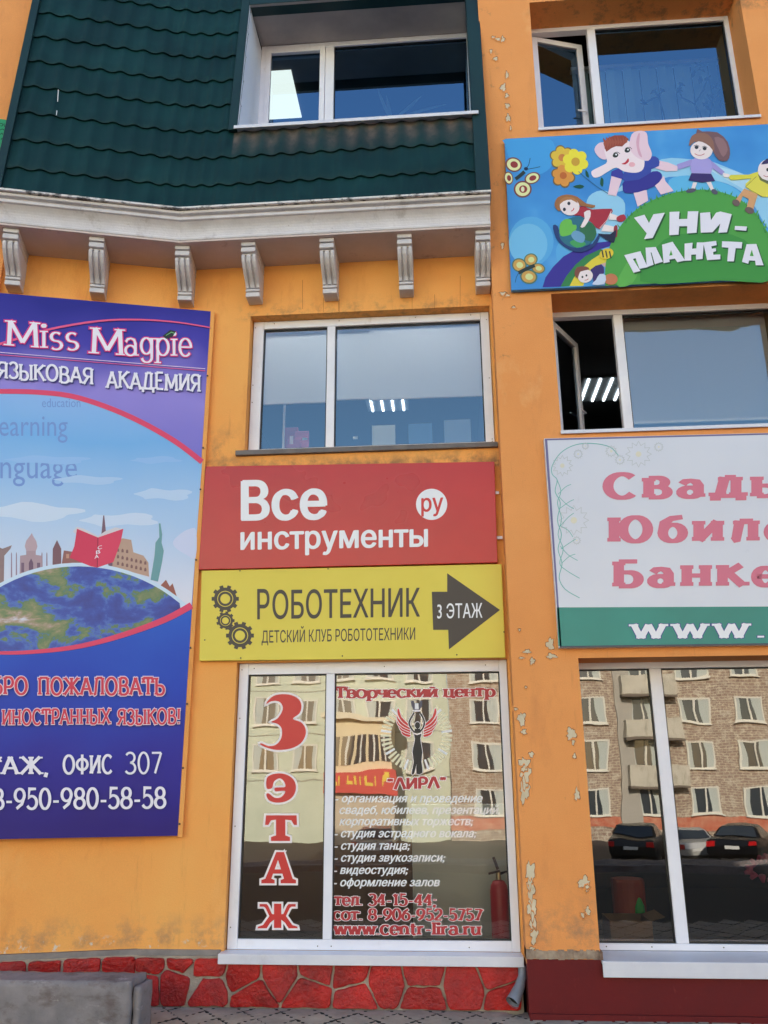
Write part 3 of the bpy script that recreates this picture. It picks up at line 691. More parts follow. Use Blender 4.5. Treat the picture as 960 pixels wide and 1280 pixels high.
def lamp(x, y, z, sx, sy, label, n=4, tube=None):  # builds room lamps and added unseen fill lights alike
    o = empty('ceiling_lamp_or_fill', (x, y, z), label, 'ceiling lamp')
    mb = MB(); mb.box(x - sx / 2, x + sx / 2, y - sy / 2, y + sy / 2, z - .02, z - .001); mb.build('housing', plain((.35, .37, .38), .35, .3), o)
    for k in range(n):
        c = x - sx / 2 + sx * (k + .5) / n; t = MB(); h_ = .018 if not tube else .011; t.box(c - h_, c + h_, y - sy / 2 + .02, y + sy / 2 - .02, z - .034, z - .021); t.build('tube', tube or M['tube'], o)
    return o
pl = at(484, 504, 2.4); lamp(pl.x, 2.35, 5.775, .50, .55, 'four tube ceiling lamp glowing below the white blinds', tube=M['tubedim'])
for x_ in (-1.3, -.1): lamp(x_, .8, 5.775, .56, .56, 'unseen four tube fill light added to backlight the white blinds%s' % (' by the mullion' if x_ < -1 else ' by the pillar'))  # two unseen lights added so the blinds glow from behind
pl = at(757, 497, 2.2); lamp(pl.x - .02, 2.25, 5.775, .52, .62, 'four tube ceiling lamp glowing through the open middle right casement', tube=M['tubedim'])
lamp(-.1, .5, 3.195, .6, .3, 'unseen four tube fill light added above the grey partition in the lettered shop', tube=M['tubefill'])  # unseen light added to brighten the partition side of the shop
lamp(-1.35, .9, 3.195, .6, .6, 'unseen four tube fill light added above the narrow pane of the lettered shop', tube=M['tubefill'])  # second unseen light added to lift the narrow pane's side
lamp(2.0, 2.2, 3.195, .6, .6, 'unseen two tube fill light added to brighten the right shop room', n=2, tube=M['tubefill'])  # unseen light added to lift the dark right shop interior
o = empty('ceiling_panel_lamp', (-1.9, 1.6, 9.59), 'square pale glowing ceiling lamp behind the dormer window', 'ceiling lamp')
MB().box(-2.25, -1.66, 1.2, 1.95, 9.575, 9.59).build('diffuser', M['panelglow'], o)
o['label'] = 'square pale glowing ceiling lamp seen through the dormer window'
def sheet(px0, px1, py0, py1, Y, col, label, kind='paper_sheet', cat='paper'):
    a, b = at(px0, py1, Y), at(px1, py0, Y); mb = MB(); mb.box(a.x, b.x, Y, Y + .004, a.z, b.z); return tag(mb.build(kind, plain(col, .8)), label, cat)
sheet(465, 494, 531, 566, .20, S(214, 226, 226), 'bright white sheet taped inside the middle window below the lamp')
sheet(511, 540, 529, 566, .20, S(90, 130, 176), 'blue paper sheet taped inside the middle window between two pale ones')
sheet(556, 588, 524, 566, .20, S(140, 160, 186), 'pale grey sheet taped inside the middle window nearest the pillar')
sheet(378, 384, 547, 550, .24, S(200, 210, 220), 'small white price card inside the narrow pane of the middle window', 'price_card', 'card')
sheet(441, 447, 545, 549, .24, S(200, 210, 220), 'small white price card inside the wide pane beside the mullion', 'price_card', 'card')
sheet(362, 366.5, 545, 555, .6, S(210, 200, 205), 'pale tag hanging on the pink goods in the middle window', 'price_tag', 'card')
o = empty('display_rack', (at(354, 560, .7).x, .7, 4.25), 'dim display rack with pink and blue goods behind the middle window', 'rack')
x = at(354, 560, .7).x
MB().box(x - .01, x + .01, .69, .71, 4.1, 5.0).build('pole', plain((.5, .52, .55), .4, .5), o)
rg = random.Random(3)
for k, c in enumerate([S(170, 70, 100), S(60, 110, 160), S(180, 80, 110), S(150, 60, 80), S(60, 90, 150)]):
    mb = MB(); cx = x + [.09, -.16, .16, .05, -.1][k]; mb.box(cx - .07, cx + .07, .74 + k * .02, .78 + k * .02, 4.2 + [.1, .05, .25, .3, .0][k], 4.55 + [.1, .0, .2, .25, -.05][k])
    mb.build('packet', plain(c, .7), o, bevel=.01)
a, b = at(517, 1176, .75), at(640, 1005, .75)
mb = MB(); mb.box(a.x, b.x, .75, .79, .1, b.z); tag(mb.build('partition', plain(S(222, 230, 228), .6), bevel=.004), 'pale grey partition panel behind the lettered shop window', 'partition')
# fire extinguisher in the lettered shop window
ex = at(626, 1165, .32); X = ex.x
o = empty('fire_extinguisher', (X, .32, .36), 'red fire extinguisher standing inside the lettered shop window by the pillar', 'fire extinguisher')
def lathe(mb, cx, cy, prof, n=18):
    rows = [[Vector((cx + r * math.cos(2 * math.pi * k / n), cy + r * math.sin(2 * math.pi * k / n), z)) for k in range(n + 1)] for r, z in prof]
    mb.sweep(rows); return mb
mb = lathe(MB(), X, .32, [(.0, .30), (.062, .30), (.068, .33), (.068, .72), (.062, .76), (.045, .79), (.022, .80), (.0, .80)]); mb.build('cylinder', plain(S(190, 30, 36), .35), o, smooth=True)
mb = lathe(MB(), X, .32, [(.0, .795), (.02, .795), (.018, .86), (.0, .86)]); mb.build('valve', plain((.6, .5, .3), .3, .8), o)
mb = MB(); mb.obox((X - .012, .30, .87), (-.03, 0, .085), (0, .03, 0), (.02, 0, .008)); mb.obox((X - .075, .30, .835), (.085, 0, .02), (0, .03, 0), (0, 0, .014)); mb.build('lever', plain((.03, .01, .012), .5), o)
mb = MB(); mb.tube([(X + .01, .32, .84), (X + .07, .31, .86), (X + .1, .30, .75), (X + .09, .30, .5)], .012, 8); mb.build('hose', M['black'], o, smooth=True)
# boxes, drum and toy in the right shop window
o = empty('cardboard_box', (1.25, .5, .36), 'open brown cardboard box on the floor of the right shop window', 'box')
a, b = at(763, 1178, .5), at(813, 1150, .5)
cbm = surf('cardboard', S(150, 120, 90), S(166, 134, 100), 6, .85, .1, 40)
mb = MB(); mb.box(a.x, b.x, .45, .46, .3, b.z + .0); mb.box(a.x, b.x, .80, .81, .3, b.z); mb.box(a.x, a.x + .01, .46, .80, .3, b.z); mb.box(b.x - .01, b.x, .46, .80, .3, b.z); mb.build('carton', cbm, o)
MB().obox((b.x, .46, b.z - .004), (.10, 0, .03), (0, .34, 0), (0, 0, .004)).build('flap', cbm, o)
a, b = at(776, 1150, .95), at(796, 1098, .95)
mb = lathe(MB(), (a.x + b.x) / 2, .95, [(0, .3), (.13, .3), (.135, b.z - .02), (.13, b.z), (0, b.z)]); tag(mb.build('drum', plain(S(178, 72, 36), .5), smooth=False), 'orange drum standing behind the brown cardboard box', 'drum')
a = at(799, 1142, .85); mb = lathe(MB(), a.x, .85, [(0, a.z - .05), (.05, a.z - .04), (.045, a.z + .06), (.02, a.z + .12), (.0, a.z + .14)]); tag(mb.build('bottle', plain(S(50, 200, 90), .4), smooth=True), 'bright green plastic bottle beside the orange drum', 'bottle')
a = at(950, 1085, .7)
mb = MB()
for k in range(9):
    an = k * .7; q = Vector((a.x + .05 * math.cos(an) * (1 + k * .08), .7 + .03 * math.sin(an * 1.7), a.z + .08 - k * .02)); mb.tube([q, q + Vector((.06 * math.cos(an), .02, .05 * math.sin(an)))], [.03, .012], 8)
tag(mb.build('cloth_flower', plain(S(200, 90, 130), .8), smooth=True), 'pink cloth flower hanging inside the right shop window', 'decoration')
# plants: palm in the dormer window, twigs in the top right window
def blades(name, label, base, specs, mat, w0=.016):
    o = empty(name, base, label, 'plant')
    mb = MB()
    for (dx, dz, curl) in specs:
        pts = []
        for k in range(7):
            t = k / 6; pts.append(Vector(base) + Vector((dx * t, .05 * math.sin(t * 3), dz * t - curl * t * t)))
        for k in range(6):
            w_ = w0 * math.sin(math.pi * (k + .6) / 7); w2 = w0 * math.sin(math.pi * (k + 1.6) / 7) if k < 5 else 0
            d = (pts[k + 1] - pts[k]).normalized(); n = Vector((-d.z, 0, d.x))
            mb.quad(pts[k] - n * w_, pts[k] + n * w_, pts[k + 1] + n * w2, pts[k + 1] - n * w2)
    mb.build('leaf_blades', mat, o)
    pot = lathe(MB(), base[0], base[1], [(0, base[2] - .22), (.08, base[2] - .22), (.11, base[2] - .02), (.1, base[2] - .02), (0, base[2] - .04)]); pot.build('flower_pot', plain(S(150, 90, 60), .7), o)
    return o
q = at(490, 152, .75)
blades('palm_plant', 'pale spiky palm plant in a pot behind the dormer window', (q.x, .75, q.z), [(-.16, .50, .02), (-.06, .40, .02), (.34, .5, .16), (.6, .46, .27), (.5, .3, .2), (-.45, .24, .16), (.75, .34, .30)], plain(S(96, 130, 140), .6), w0=.02)
q = at(830, 152, .55)
o = empty('branch_plant', (q.x, .55, q.z), 'bare branching plant with small curled tops in the top right window', 'plant')
mb = MB(); px_ = lambda x, y: at(x, y, .55)
for pts in ([(832, 156), (829, 140), (824, 124), (822, 120)], [(822, 120), (815, 124), (806, 128)], [(822, 120), (818, 113)], [(822, 120), (829, 114)], [(880, 156), (874, 140), (868, 130), (852, 122), (848, 112)], [(868, 130), (880, 112), (884, 98)], [(885, 156), (890, 130), (900, 115)], [(890, 130), (884, 118)], [(848, 112), (852, 104)]):
    mb.tube([px_(*p) for p in pts], .008, 6)
rb = random.Random(8)
for (x, y) in [(806, 128), (818, 113), (829, 114), (824, 118), (848, 112), (852, 104), (884, 98), (872, 80), (878, 86), (868, 92), (900, 115), (882, 130), (890, 120), (884, 136), (902, 128), (876, 100), (894, 108)]:
    for _ in range(2):
        c = px_(x + rb.uniform(-2, 2), y + rb.uniform(-2, 2)); u = Vector((rb.uniform(-1, 1), .2, rb.uniform(-1, 1))).normalized() * .045; v = Vector((-u.z, .0, u.x)) * .4
        mb.quad(c - u, c - v, c + u, c + v)
mb.build('stem', plain(S(50, 70, 80), .7), o)
o = empty('vertical_blind', (1.7, .62, 7.4), 'bluish vertical slat blind behind the top right window', 'blind')
mb = MB()
for k in range(16):
    x = 1.60 + k * .089; mb.obox((x, .66, 7.25), (.085, .018 * (-1) ** k, 0), (0, .003, 0), (0, 0, 1.5))
mb.build('slats', plain(S(150, 190, 205), .8), o)
MB().box(1.5, 3.05, .64, .70, 8.76, 8.80).build('headrail', M['pvc'], o)

# ================================================================ across the street (what the glass reflects)
def brick_mat():
    m, N, L, B = newmat('speckled_facing_brick')
    tc = N.new('ShaderNodeTexCoord'); sp = N.new('ShaderNodeSeparateXYZ'); cb = N.new('ShaderNodeCombineXYZ')
    L.new(tc.outputs['Object'], sp.inputs[0]); L.new(sp.outputs[0], cb.inputs[0]); L.new(sp.outputs[2], cb.inputs[1])
    br = node(N, 'ShaderNodeTexBrick', Scale=1.0); br.inputs['Brick Width'].default_value = .34; br.inputs['Row Height'].default_value = .15; br.inputs['Mortar Size'].default_value = .028
    br.inputs['Color1'].default_value = (*S(140, 114, 100), 1); br.inputs['Color2'].default_value = (*S(166, 140, 122), 1); br.inputs['Mortar'].default_value = (*S(204, 196, 180), 1)
    L.new(cb.outputs[0], br.inputs['Vector'])
    nz = node(N, 'ShaderNodeTexNoise', Scale=2.6, Detail=7.0, Roughness=.75); L.new(tc.outputs['Object'], nz.inputs['Vector']); rz = ramp(N, [(.38, S(122, 98, 84)), (.5, S(160, 136, 116)), (.58, S(212, 204, 184))]); L.new(nz.outputs[0], rz.inputs[0])
    mz = N.new('ShaderNodeMix'); mz.data_type = 'RGBA'; mz.inputs[0].default_value = .5; L.new(br.outputs[0], mz.inputs[6]); L.new(rz.outputs[0], mz.inputs[7]); L.new(mz.outputs[2], B.inputs['Base Color']); B.inputs['Roughness'].default_value = .9
    return m
BR = brick_mat(); GL = M['glass_far']; FRM = plain(S(226, 222, 210), .6); CUR = plain(S(190, 196, 190), .9)
def mpt(px, py, L):        # a point seen mirrored in the facade's glass, L metres in front of the wall
    p = at(px, py, L + .1); return Vector((p.x, -L, p.z))
def far_window(w, h):
    mb = MB(); f = .09
    mb.box(-w / 2, -w / 2 + f, 0, .12, -h / 2, h / 2); mb.box(w / 2 - f, w / 2, 0, .12, -h / 2, h / 2); mb.box(-w / 2 + f, w / 2 - f, 0, .12, -h / 2, -h / 2 + f); mb.box(-w / 2 + f, w / 2 - f, 0, .12, h / 2 - f, h / 2); mb.box(-.05, .05, 0, .11, -h / 2 + f, h / 2 - f)
    mb.box(-w / 2 - .06, w / 2 + .06, 0, .2, -h / 2 - .06, -h / 2)
    mb.quad((-w / 2 + f, .04, -h / 2 + f), (w / 2 - f, .04, -h / 2 + f), (w / 2 - f, .04, h / 2 - f), (-w / 2 + f, .04, h / 2 - f), 1)
    mb.quad((-w / 2 + f, .055, -h / 2 + f), (-.35, .055, -h / 2 + f), (-.2, .055, h / 2 - f), (-w / 2 + f, .055, h / 2 - f), 2); mb.quad((w * .3, .056, -h / 2 + f), (w / 2 - f, .056, -h / 2 + f), (w / 2 - f, .056, h / 2 - f), (w * .34, .056, h / 2 - f), 2)
    return mb
LB = 45.0
xseam = mpt(562, 940, LB).x
brick = empty('brick_apartment_block', (14, -LB, gz(LB)), 'brown brick apartment block with white balconies across the street', 'building')
mb = MB(); mb.box(xseam, 44, -LB - 12, -LB, gz(LB) - .2, 19.6); mb.build('wall', BR, brick)
zt = [mpt(878, y, LB).z for y in (1002, 942, 886)]; zp = (zt[2] - zt[0]) / 2
xs = [mpt(x, 940, LB).x for x in (741, 807, 878, 944)]; xp = (xs[3] - xs[0]) / 3
w0 = None
k = -4
for k in range(-3, 10):
    for r in range(0, 7):
        x = xs[0] + k * xp; z = zt[0] + r * zp
        if x < xseam + 1: continue
        o = w0.copy() if w0 else far_window(1.75, 1.55).build('window', [FRM, GL, CUR])
        if w0: COL.objects.link(o)
        o.parent = brick
        w0 = w0 or o
        o.location = Vector((x, -LB + .02, z)) - Vector(brick.location)
        if rg.random() < .5: o.scale.x = -1
        o.scale.z = rg.choice((1, 1, .97, 1.03))
# the first one was built at the origin of its parent
for (xb, xe) in ((782, 852), (1080, 1150)):
    a, b = mpt(xb, 940, LB).x, mpt(xe, 940, LB).x
    for r in range(1, 7):
        z = zt[0] + r * zp - 1.5
        mb = MB(); mb.box(a, b, -LB, -LB + 1.1, z - .35, z - .2, 1); mb.box(a, b, -LB + 1.0, -LB + 1.1, z - .2, z + .95, 0); mb.box(a, a + .1, -LB, -LB + 1.0, z - .2, z + .95, 0); mb.box(b - .1, b, -LB, -LB + 1.0, z - .2, z + .95, 0)
        mb.build('balcony', [surf('balcony_panel', S(190, 184, 168), S(214, 206, 190), .9, .8, .1, 20, [(S(120, 110, 96), 2.2, .52, .7, .6, (1, 1, .3))]), plain(S(120, 108, 96), .9)], brick)
a = mpt(771, 900, LB).x
MB().box(a, a + .9, -LB, -LB + .25, gz(LB), 19.6).build('wall_pier', plain(S(176, 170, 160), .8), brick)
mb = MB(); mb.box(xseam, 44, -LB, -LB + .03, zt[0] - 1.55, zt[0] - .85); mb.build('painted_band', surf('faded_red_band', S(190, 96, 70), S(206, 150, 124), 2.2, .9, .1, 20), brick)
panel = empty('panel_apartment_block', (-18, -LB, gz(LB)), 'pale green panel apartment block with ground floor shops across the street', 'building')
PN = surf('panel_tiles', S(196, 204, 184), S(212, 218, 198), .8, .85, .1, 20)
xl = -60; xe = xseam - .05
mb = MB(); mb.box(xl, xe, -LB - 12, -LB - .6, gz(LB) - .2, 19.0); mb.build('wall', PN, panel)
zq = [mpt(340, y, LB).z for y in (946, 890)]; zs_ = zq[1] - zq[0]
mb = MB()
for r in range(8): mb.box(xl, xe, -LB - .6, -LB - .59, zq[0] + zs_ * (r - .5) - .03, zq[0] + zs_ * (r - .5) + .03)
mb.build('panel_joint', plain(S(150, 150, 136), .9), panel)
w1 = None; x0 = mpt(330, 940, LB).x; dxp = mpt(378, 940, LB).x - x0
for k in range(-5, 6):
    for r in range(0, 6):
        x = x0 + k * dxp
        if x > xe - 1: continue
        o = w1.copy() if w1 else far_window(1.6, 1.6).build('window', [FRM, GL, CUR])
        if w1: COL.objects.link(o)
        o.parent = panel
        w1 = w1 or o
        o.location = Vector((x, -LB - .6 + .02, zq[0] + r * zs_)) - Vector(panel.location)
# bow-fronted ground floor shop with a red fascia
a, b = mpt(408, 970, LB - 4), mpt(490, 1000, LB - 4)
shop = empty('corner_kiosk', ((a.x + b.x) / 2, -LB + 4, gz(LB - 4)), 'cream bow-fronted shop with a red and yellow fascia across the street', 'shop')
zf0, zf1 = mpt(450, 990, LB - 4).z, mpt(450, 964, LB - 4).z; zr = mpt(450, 900, LB - 4).z
mb = MB(); mb.box(a.x, b.x, -LB - .5, -LB + 3.4, gz(41), zf0); mb.build('wall', plain(S(200, 186, 164), .85), shop)
mb = MB(); mb.box(a.x - .2, b.x + .2, -LB + 3.4, -LB + 4, zf0, zf1); mb.build('fascia', plain(S(206, 54, 44), .5), shop)
mb = MB()
rk = random.Random(4); x = a.x + .5
while x < b.x - .5:       # worn yellow strokes on the fascia, unreadable at this distance
    h = zf1 - zf0; w_ = rk.uniform(.06, .12); t_ = rk.uniform(.1, .3); mb.box(x, x + w_, -LB + 4.0, -LB + 4.03, zf0 + h * .35, zf1 - h * .18)
    if rk.random() < .6: mb.box(x + w_, x + w_ + t_, -LB + 4.0, -LB + 4.03, zf0 + h * rk.choice((.35, .58, .74)), zf0 + h * rk.choice((.44, .66, .82)) + .08)
    x += w_ + t_ + rk.uniform(.05, .16)
mb.build('fascia_marks', plain(S(236, 200, 60), .5), shop)
mb = MB(); mb.box(a.x, b.x, -LB - .5, -LB + 3.5, zf1, zr); mb.build('glazed_storey', plain(S(232, 214, 176), .8), shop)
zr0, zr1 = mpt(450, 955, LB - 4).z, mpt(450, 920, LB - 4).z
for k in range(5):
    x = a.x + (b.x - a.x) * (k + .5) / 5; w_ = (b.x - a.x) / 5 * .8; mb = MB(); mb.box(x - w_ / 2, x + w_ / 2, -LB + 3.5, -LB + 3.55, zr0, zr1, 0); mb.box(x - .05, x + .05, -LB + 3.55, -LB + 3.6, zr0, zr1, 1); mb.build('window', [GL, FRM], shop)
mb = MB(); mb.box(a.x - .3, b.x + .3, -LB - .5, -LB + 4.0, zr, zr + .3); mb.build('roof_slab', plain(S(230, 218, 190), .8), shop)

# parked cars across the street
def car(name, label, x, L, yaw, col):
    z = gz(L); o = empty(name, (x, -L, z), label, 'car', 'cars parked across the street'); o.rotation_euler.z = yaw
    prof = [(-2.15, .45), (-2.2, .75), (-2.1, .98), (-1.3, 1.05), (-.75, 1.42), (.35, 1.46), (1.05, 1.02), (1.95, .9), (2.2, .7), (2.2, .42), (1.8, .3), (-1.8, .3)]
    def W(zz): return .86 if zz < 1.0 else .86 - (zz - 1.0) * .48
    rows = []
    for sgn in (-1, -.96, .96, 1):
        rows.append([Vector((px * (1 if abs(sgn) < 1 else .985), sgn * W(pz), pz if abs(sgn) < 1 else pz - (.03 if pz > .9 else -.02))) for px, pz in prof + prof[:1]])
    mb = MB(); mb.sweep(rows); mb.poly(rows[0][:-1]); mb.poly(rows[-1][:-1])
    B_ = [mb]
    def add(m, nm, mat, **k):
        # parts are built in the car's own space
        me_ = m.build(nm, mat, None, **k); me_.parent = o; return me_
    add(mb, 'body', plain(col, .25, .2), recalc=True, bevel=.04)
    g = MB()
    for sgn in (-1, 1):
        g.poly([(-1.2, sgn * .865, 1.06), (-.7, sgn * .69, 1.38), (.3, sgn * .67, 1.42), (.9, sgn * .86, 1.05)])
    g.poly([(-1.34, -.74, 1.075), (-1.34, .74, 1.075), (-.80, .60, 1.41), (-.80, -.60, 1.41)]); g.poly([(1.06, -.74, 1.045), (1.06, .74, 1.045), (.42, .62, 1.44), (.42, -.62, 1.44)])
    add(g, 'window_glass', GL)
    for px in (-1.35, 1.35):
        for sgn in (-1, 1):
            wv = MB(); wv.tube([(px, sgn * .9, .31), (px, sgn * .66, .31)], .31, 18); wh = add(wv, 'wheel', plain((.02, .02, .02), .8))
    for sgn in (-1, 1):
        t = MB(); t.box(-2.23, -2.14, sgn * .72 - .13, sgn * .72 + .13, .74, .92); add(t, 'tail_light', plain(S(190, 20, 24), .3))
    t = MB(); t.box(-2.225, -2.17, -.26, .26, .62, .74); add(t, 'number_plate', plain((.7, .7, .68), .5))
    return o
rc = [mpt(800, 1055, 31).x, mpt(892, 1055, 31).x, mpt(930, 1055, 31).x, mpt(733, 1050, 33).x, mpt(866, 1050, 33).x]
car('parked_car', 'dark grey saloon parked tail out before the brick block', rc[0], 31, R(-70), (.02, .022, .022))
car('parked_car', 'black estate parked before the brick block near a pale car', rc[2], 31, R(-62), (.01, .01, .012))
car('parked_car', 'pale silver car parked between two dark ones', rc[4], 33.5, R(-85), (.6, .6, .58))
car('parked_car', 'blue car parked furthest along before the brick block', rc[3] - 1, 33, R(-80), (.03, .05, .12))
car('parked_car', 'grey car parked in front of the panel block', mpt(470, 1050, 33).x, 33, R(-90), (.25, .25, .26))

# ================================================================ lettering
from mathutils.geometry import delaunay_2d_cdt
def Ea(cx, cy, rx, ry, a0, a1, n=14):
    return [(cx + rx * math.cos(R(a0 + (a1 - a0) * k / n)), cy + ry * math.sin(R(a0 + (a1 - a0) * k / n))) for k in range(n + 1)]
def bowl(x0, x1, y0, y1): return [(x0, y1), ((x0 + x1) / 2, y1)] + Ea((x0 + x1) / 2, (y0 + y1) / 2, (x1 - x0) / 2, (y1 - y0) / 2, 90, -90) + [(x0, y0)]
SK = {  # skeleton letters: width, strokes
 'А': (.8, [[(0, 0), (.4, 1)], [(.4, 1), (.8, 0)], [(.15, .34), (.65, .34)]]), 'Λ': (.8, [[(0, 0), (.36, 1)], [(.44, 1), (.8, 0)], [(.33, .97), (.47, .97)]]),
 'Б': (.66, [[(.08, 0), (.08, 1)], [(.08, 1), (.62, 1)], bowl(.08, .66, 0, .56)]), 'В': (.68, [[(.08, 0), (.08, 1)], bowl(.08, .6, .53, 1), bowl(.08, .68, 0, .53)]),
 'Г': (.6, [[(.08, 0), (.08, 1)], [(.08, 1), (.6, 1)]]), 'Д': (.86, [[(.15, .03), (.32, 1)], [(.32, 1), (.68, 1)], [(.68, 1), (.68, .03)], [(.0, .03), (.86, .03)], [(.02, .03), (.02, -.2)], [(.84, .03), (.84, -.2)]]),
 'Е': (.62, [[(.08, 0), (.08, 1)], [(.08, 1), (.6, 1)], [(.08, .52), (.5, .52)], [(.08, 0), (.62, 0)]]), 'Ж': (1.1, [[(.55, 0), (.55, 1)], [(.05, 1), (.55, .5)], [(1.05, 1), (.55, .5)], [(.0, 0), (.5, .55)], [(1.1, 0), (.6, .55)]]),
 'З': (.62, [Ea(.3, .76, .28, .24, 160, -90) + Ea(.3, .26, .32, .26, 90, -160)]), 'И': (.78, [[(.08, 0), (.08, 1)], [(.7, 0), (.7, 1)], [(.08, .02), (.7, .98)]]),
 'Й': (.78, [[(.08, 0), (.08, 1)], [(.7, 0), (.7, 1)], [(.08, .02), (.7, .98)], Ea(.39, 1.28, .18, .12, 190, 350, 8)]), 'К': (.76, [[(.08, 0), (.08, 1)], [(.08, .48), (.7, 1)], [(.28, .62), (.76, 0)]]),
 'Л': (.76, [[(0, 0), (.12, .06), (.24, 1)], [(.24, 1), (.68, 1)], [(.68, 0), (.68, 1)]]), 'М': (.96, [[(.06, 0), (.1, 1)], [(.1, 1), (.48, .15)], [(.48, .15), (.86, 1)], [(.86, 1), (.9, 0)]]),
 'Н': (.78, [[(.08, 0), (.08, 1)], [(.7, 0), (.7, 1)], [(.08, .5), (.7, .5)]]), 'О': (.84, [Ea(.42, .5, .40, .5, 90, 450, 26)]), 'П': (.78, [[(.08, 0), (.08, 1)], [(.7, 0), (.7, 1)], [(.08, 1), (.7, 1)]]),
 'Р': (.64, [[(.08, 0), (.08, 1)], bowl(.08, .64, .42, 1)]), 'С': (.74, [Ea(.42, .5, .4, .5, 45, 318, 22)]), 'Т': (.76, [[(.38, 0), (.38, 1)], [(0, 1), (.76, 1)], [(.02, 1), (.02, .8)], [(.74, 1), (.74, .8)]]),
 'У': (.74, [[(.02, 1), (.4, .38)], [(.74, 1), (.34, .12), (.2, 0), (.06, .02)]]), 'Ф': (.92, [[(.46, -.05), (.46, 1.05)], Ea(.46, .5, .42, .3, 90, 450, 24)]), 'Ц': (.82, [[(.08, 0), (.08, 1)], [(.66, 0), (.66, 1)], [(.08, 0), (.8, 0)], [(.8, 0), (.8, -.2)]]),
 'Ч': (.72, [[(.06, 1), (.08, .6), (.2, .45), (.4, .44), (.64, .52)], [(.64, 0), (.64, 1)]]), 'Ш': (1.04, [[(.08, 0), (.08, 1)], [(.52, 0), (.52, 1)], [(.96, 0), (.96, 1)], [(.08, 0), (.96, 0)]]),
 'Ы': (.96, [[(.08, 0), (.08, 1)], bowl(.08, .62, 0, .54), [(.88, 0), (.88, 1)]]), 'Ь': (.66, [[(.08, 0), (.08, 1)], bowl(.08, .66, 0, .54)]), 'Э': (.74, [Ea(.32, .5, .4, .5, 138, -138, 22), [(.3, .52), (.72, .52)]]),
 'Ю': (1.1, [[(.08, 0), (.08, 1)], [(.08, .5), (.36, .5)], Ea(.7, .5, .36, .5, 90, 450, 26)]), 'Я': (.7, [[(.62, 0), (.62, 1)], [(.62, 1), (.3, 1)] + Ea(.3, .74, .26, .26, 90, 270) + [(.62, .48)], [(.36, .48), (.02, 0)]]),
 'Х': (.8, [[(.04, 0), (.74, 1)], [(.04, 1), (.74, 0)]]), 'а': (.62, [[(.06, .54), (.14, .65), (.3, .69), (.46, .63), (.52, .48), (.52, 0)], Ea(.28, .2, .24, .2, 90, 450, 18)]), 'е': (.58, [[(.05, .36), (.52, .36)] + Ea(.3, .35, .27, .35, 5, 320, 18)]), 'б': (.64, [Ea(.32, .34, .29, .34, 90, 450, 20), [(.04, .4), (.08, .75), (.28, .94), (.6, 1.0)]]),
 'р': (.62, [[(.08, -.32), (.08, .68)], Ea(.33, .34, .27, .34, 90, 450, 20)]), 'у': (.64, [[(.02, .68), (.34, .1)], [(.62, .68), (.26, -.2), (.12, -.3), (.02, -.26)]]),
 'g': (.6, [Ea(.28, .36, .25, .32, 90, 450, 20), [(.54, .68), (.54, -.1)] + Ea(.3, -.1, .24, .2, 0, -170, 10)]), 'i': (.2, [[(.1, 0), (.1, .68)], Ea(.1, .88, .05, .05, 90, 450, 8)]), 's': (.5, [Ea(.25, .5, .2, .17, 40, 270, 10) + Ea(.25, .16, .22, .17, 90, -140, 10)]),
 'w': (.92, [[(.02, .68), (.24, 0)], [(.24, 0), (.46, .66)], [(.46, .66), (.68, 0)], [(.68, 0), (.9, .68)]]), 'n': (.62, [[(.08, 0), (.08, .68)], [(.08, .45), (.2, .64), (.36, .67), (.5, .58), (.54, .42), (.54, 0)]]), 't': (.44, [[(.2, .9), (.2, .12), (.28, .02), (.42, .04)], [(.02, .66), (.42, .66)]]),
 'r': (.46, [[(.1, 0), (.1, .68)], [(.1, .42), (.22, .62), (.44, .64)]]), 'l': (.22, [[(.11, 0), (.11, 1)]]), 'u': (.62, [[(.08, .68), (.08, .22), (.16, .05), (.3, .02), (.46, .1), (.54, .24)], [(.54, 0), (.54, .68)]]),
 '.': (.2, [[(.1, 0), (.1, .09)]]), ',': (.22, [[(.12, .08), (.05, -.18)]]), '-': (.4, [[(.03, .36), (.37, .36)]]), ';': (.22, [[(.12, .08), (.05, -.18)], [(.12, .46), (.12, .56)]]), '!': (.24, [[(.12, .3), (.14, 1)], [(.11, 0), (.11, .09)]]),
 '“': (.4, [[(.1, .95), (.06, .72)], [(.3, .95), (.26, .72)]]), '”': (.4, [[(.12, .98), (.06, .72)], [(.32, .98), (.26, .72)]]), ' ': (.34, []),
 '0': (.66, [Ea(.33, .5, .29, .5, 90, 450, 24)]), '1': (.46, [[(.26, 0), (.26, 1)], [(.26, 1), (.04, .82)]]), '2': (.62, [Ea(.3, .72, .26, .28, 170, -40, 12) + [(.04, .04)], [(.04, .03), (.6, .03)]]), '3': (.6, [Ea(.28, .76, .26, .24, 150, -90) + Ea(.28, .26, .3, .26, 90, -150)]),
 '4': (.68, [[(.46, 0), (.46, 1)], [(.46, 1), (.02, .3)], [(.02, .3), (.66, .3)]]), '5': (.6, [[(.52, 1), (.12, 1), (.08, .56)] + Ea(.26, .32, .3, .32, 115, -150, 14)]), '6': (.64, [[(.52, .98), (.2, .75), (.06, .38)], Ea(.33, .31, .28, .31, 90, 450, 20)]),
 '7': (.58, [[(.02, .98), (.56, .98)], [(.56, .98), (.2, 0)]]), '8': (.64, [Ea(.32, .75, .24, .25, 90, 450, 20), Ea(.32, .26, .29, .26, 90, 450, 20)]), '9': (.64, [Ea(.31, .69, .28, .31, 90, 450, 20), [(.58, .62), (.44, .25), (.12, .02)]]),
}
for c_, base in (('c', 'С'), ('e', 'е'), ('a', 'а'), ('p', 'р')): SK[c_] = SK[base]
SK['M'] = SK['М']
LOWCAPS = 'вгджзийклмнопстфцчшыьэюя'
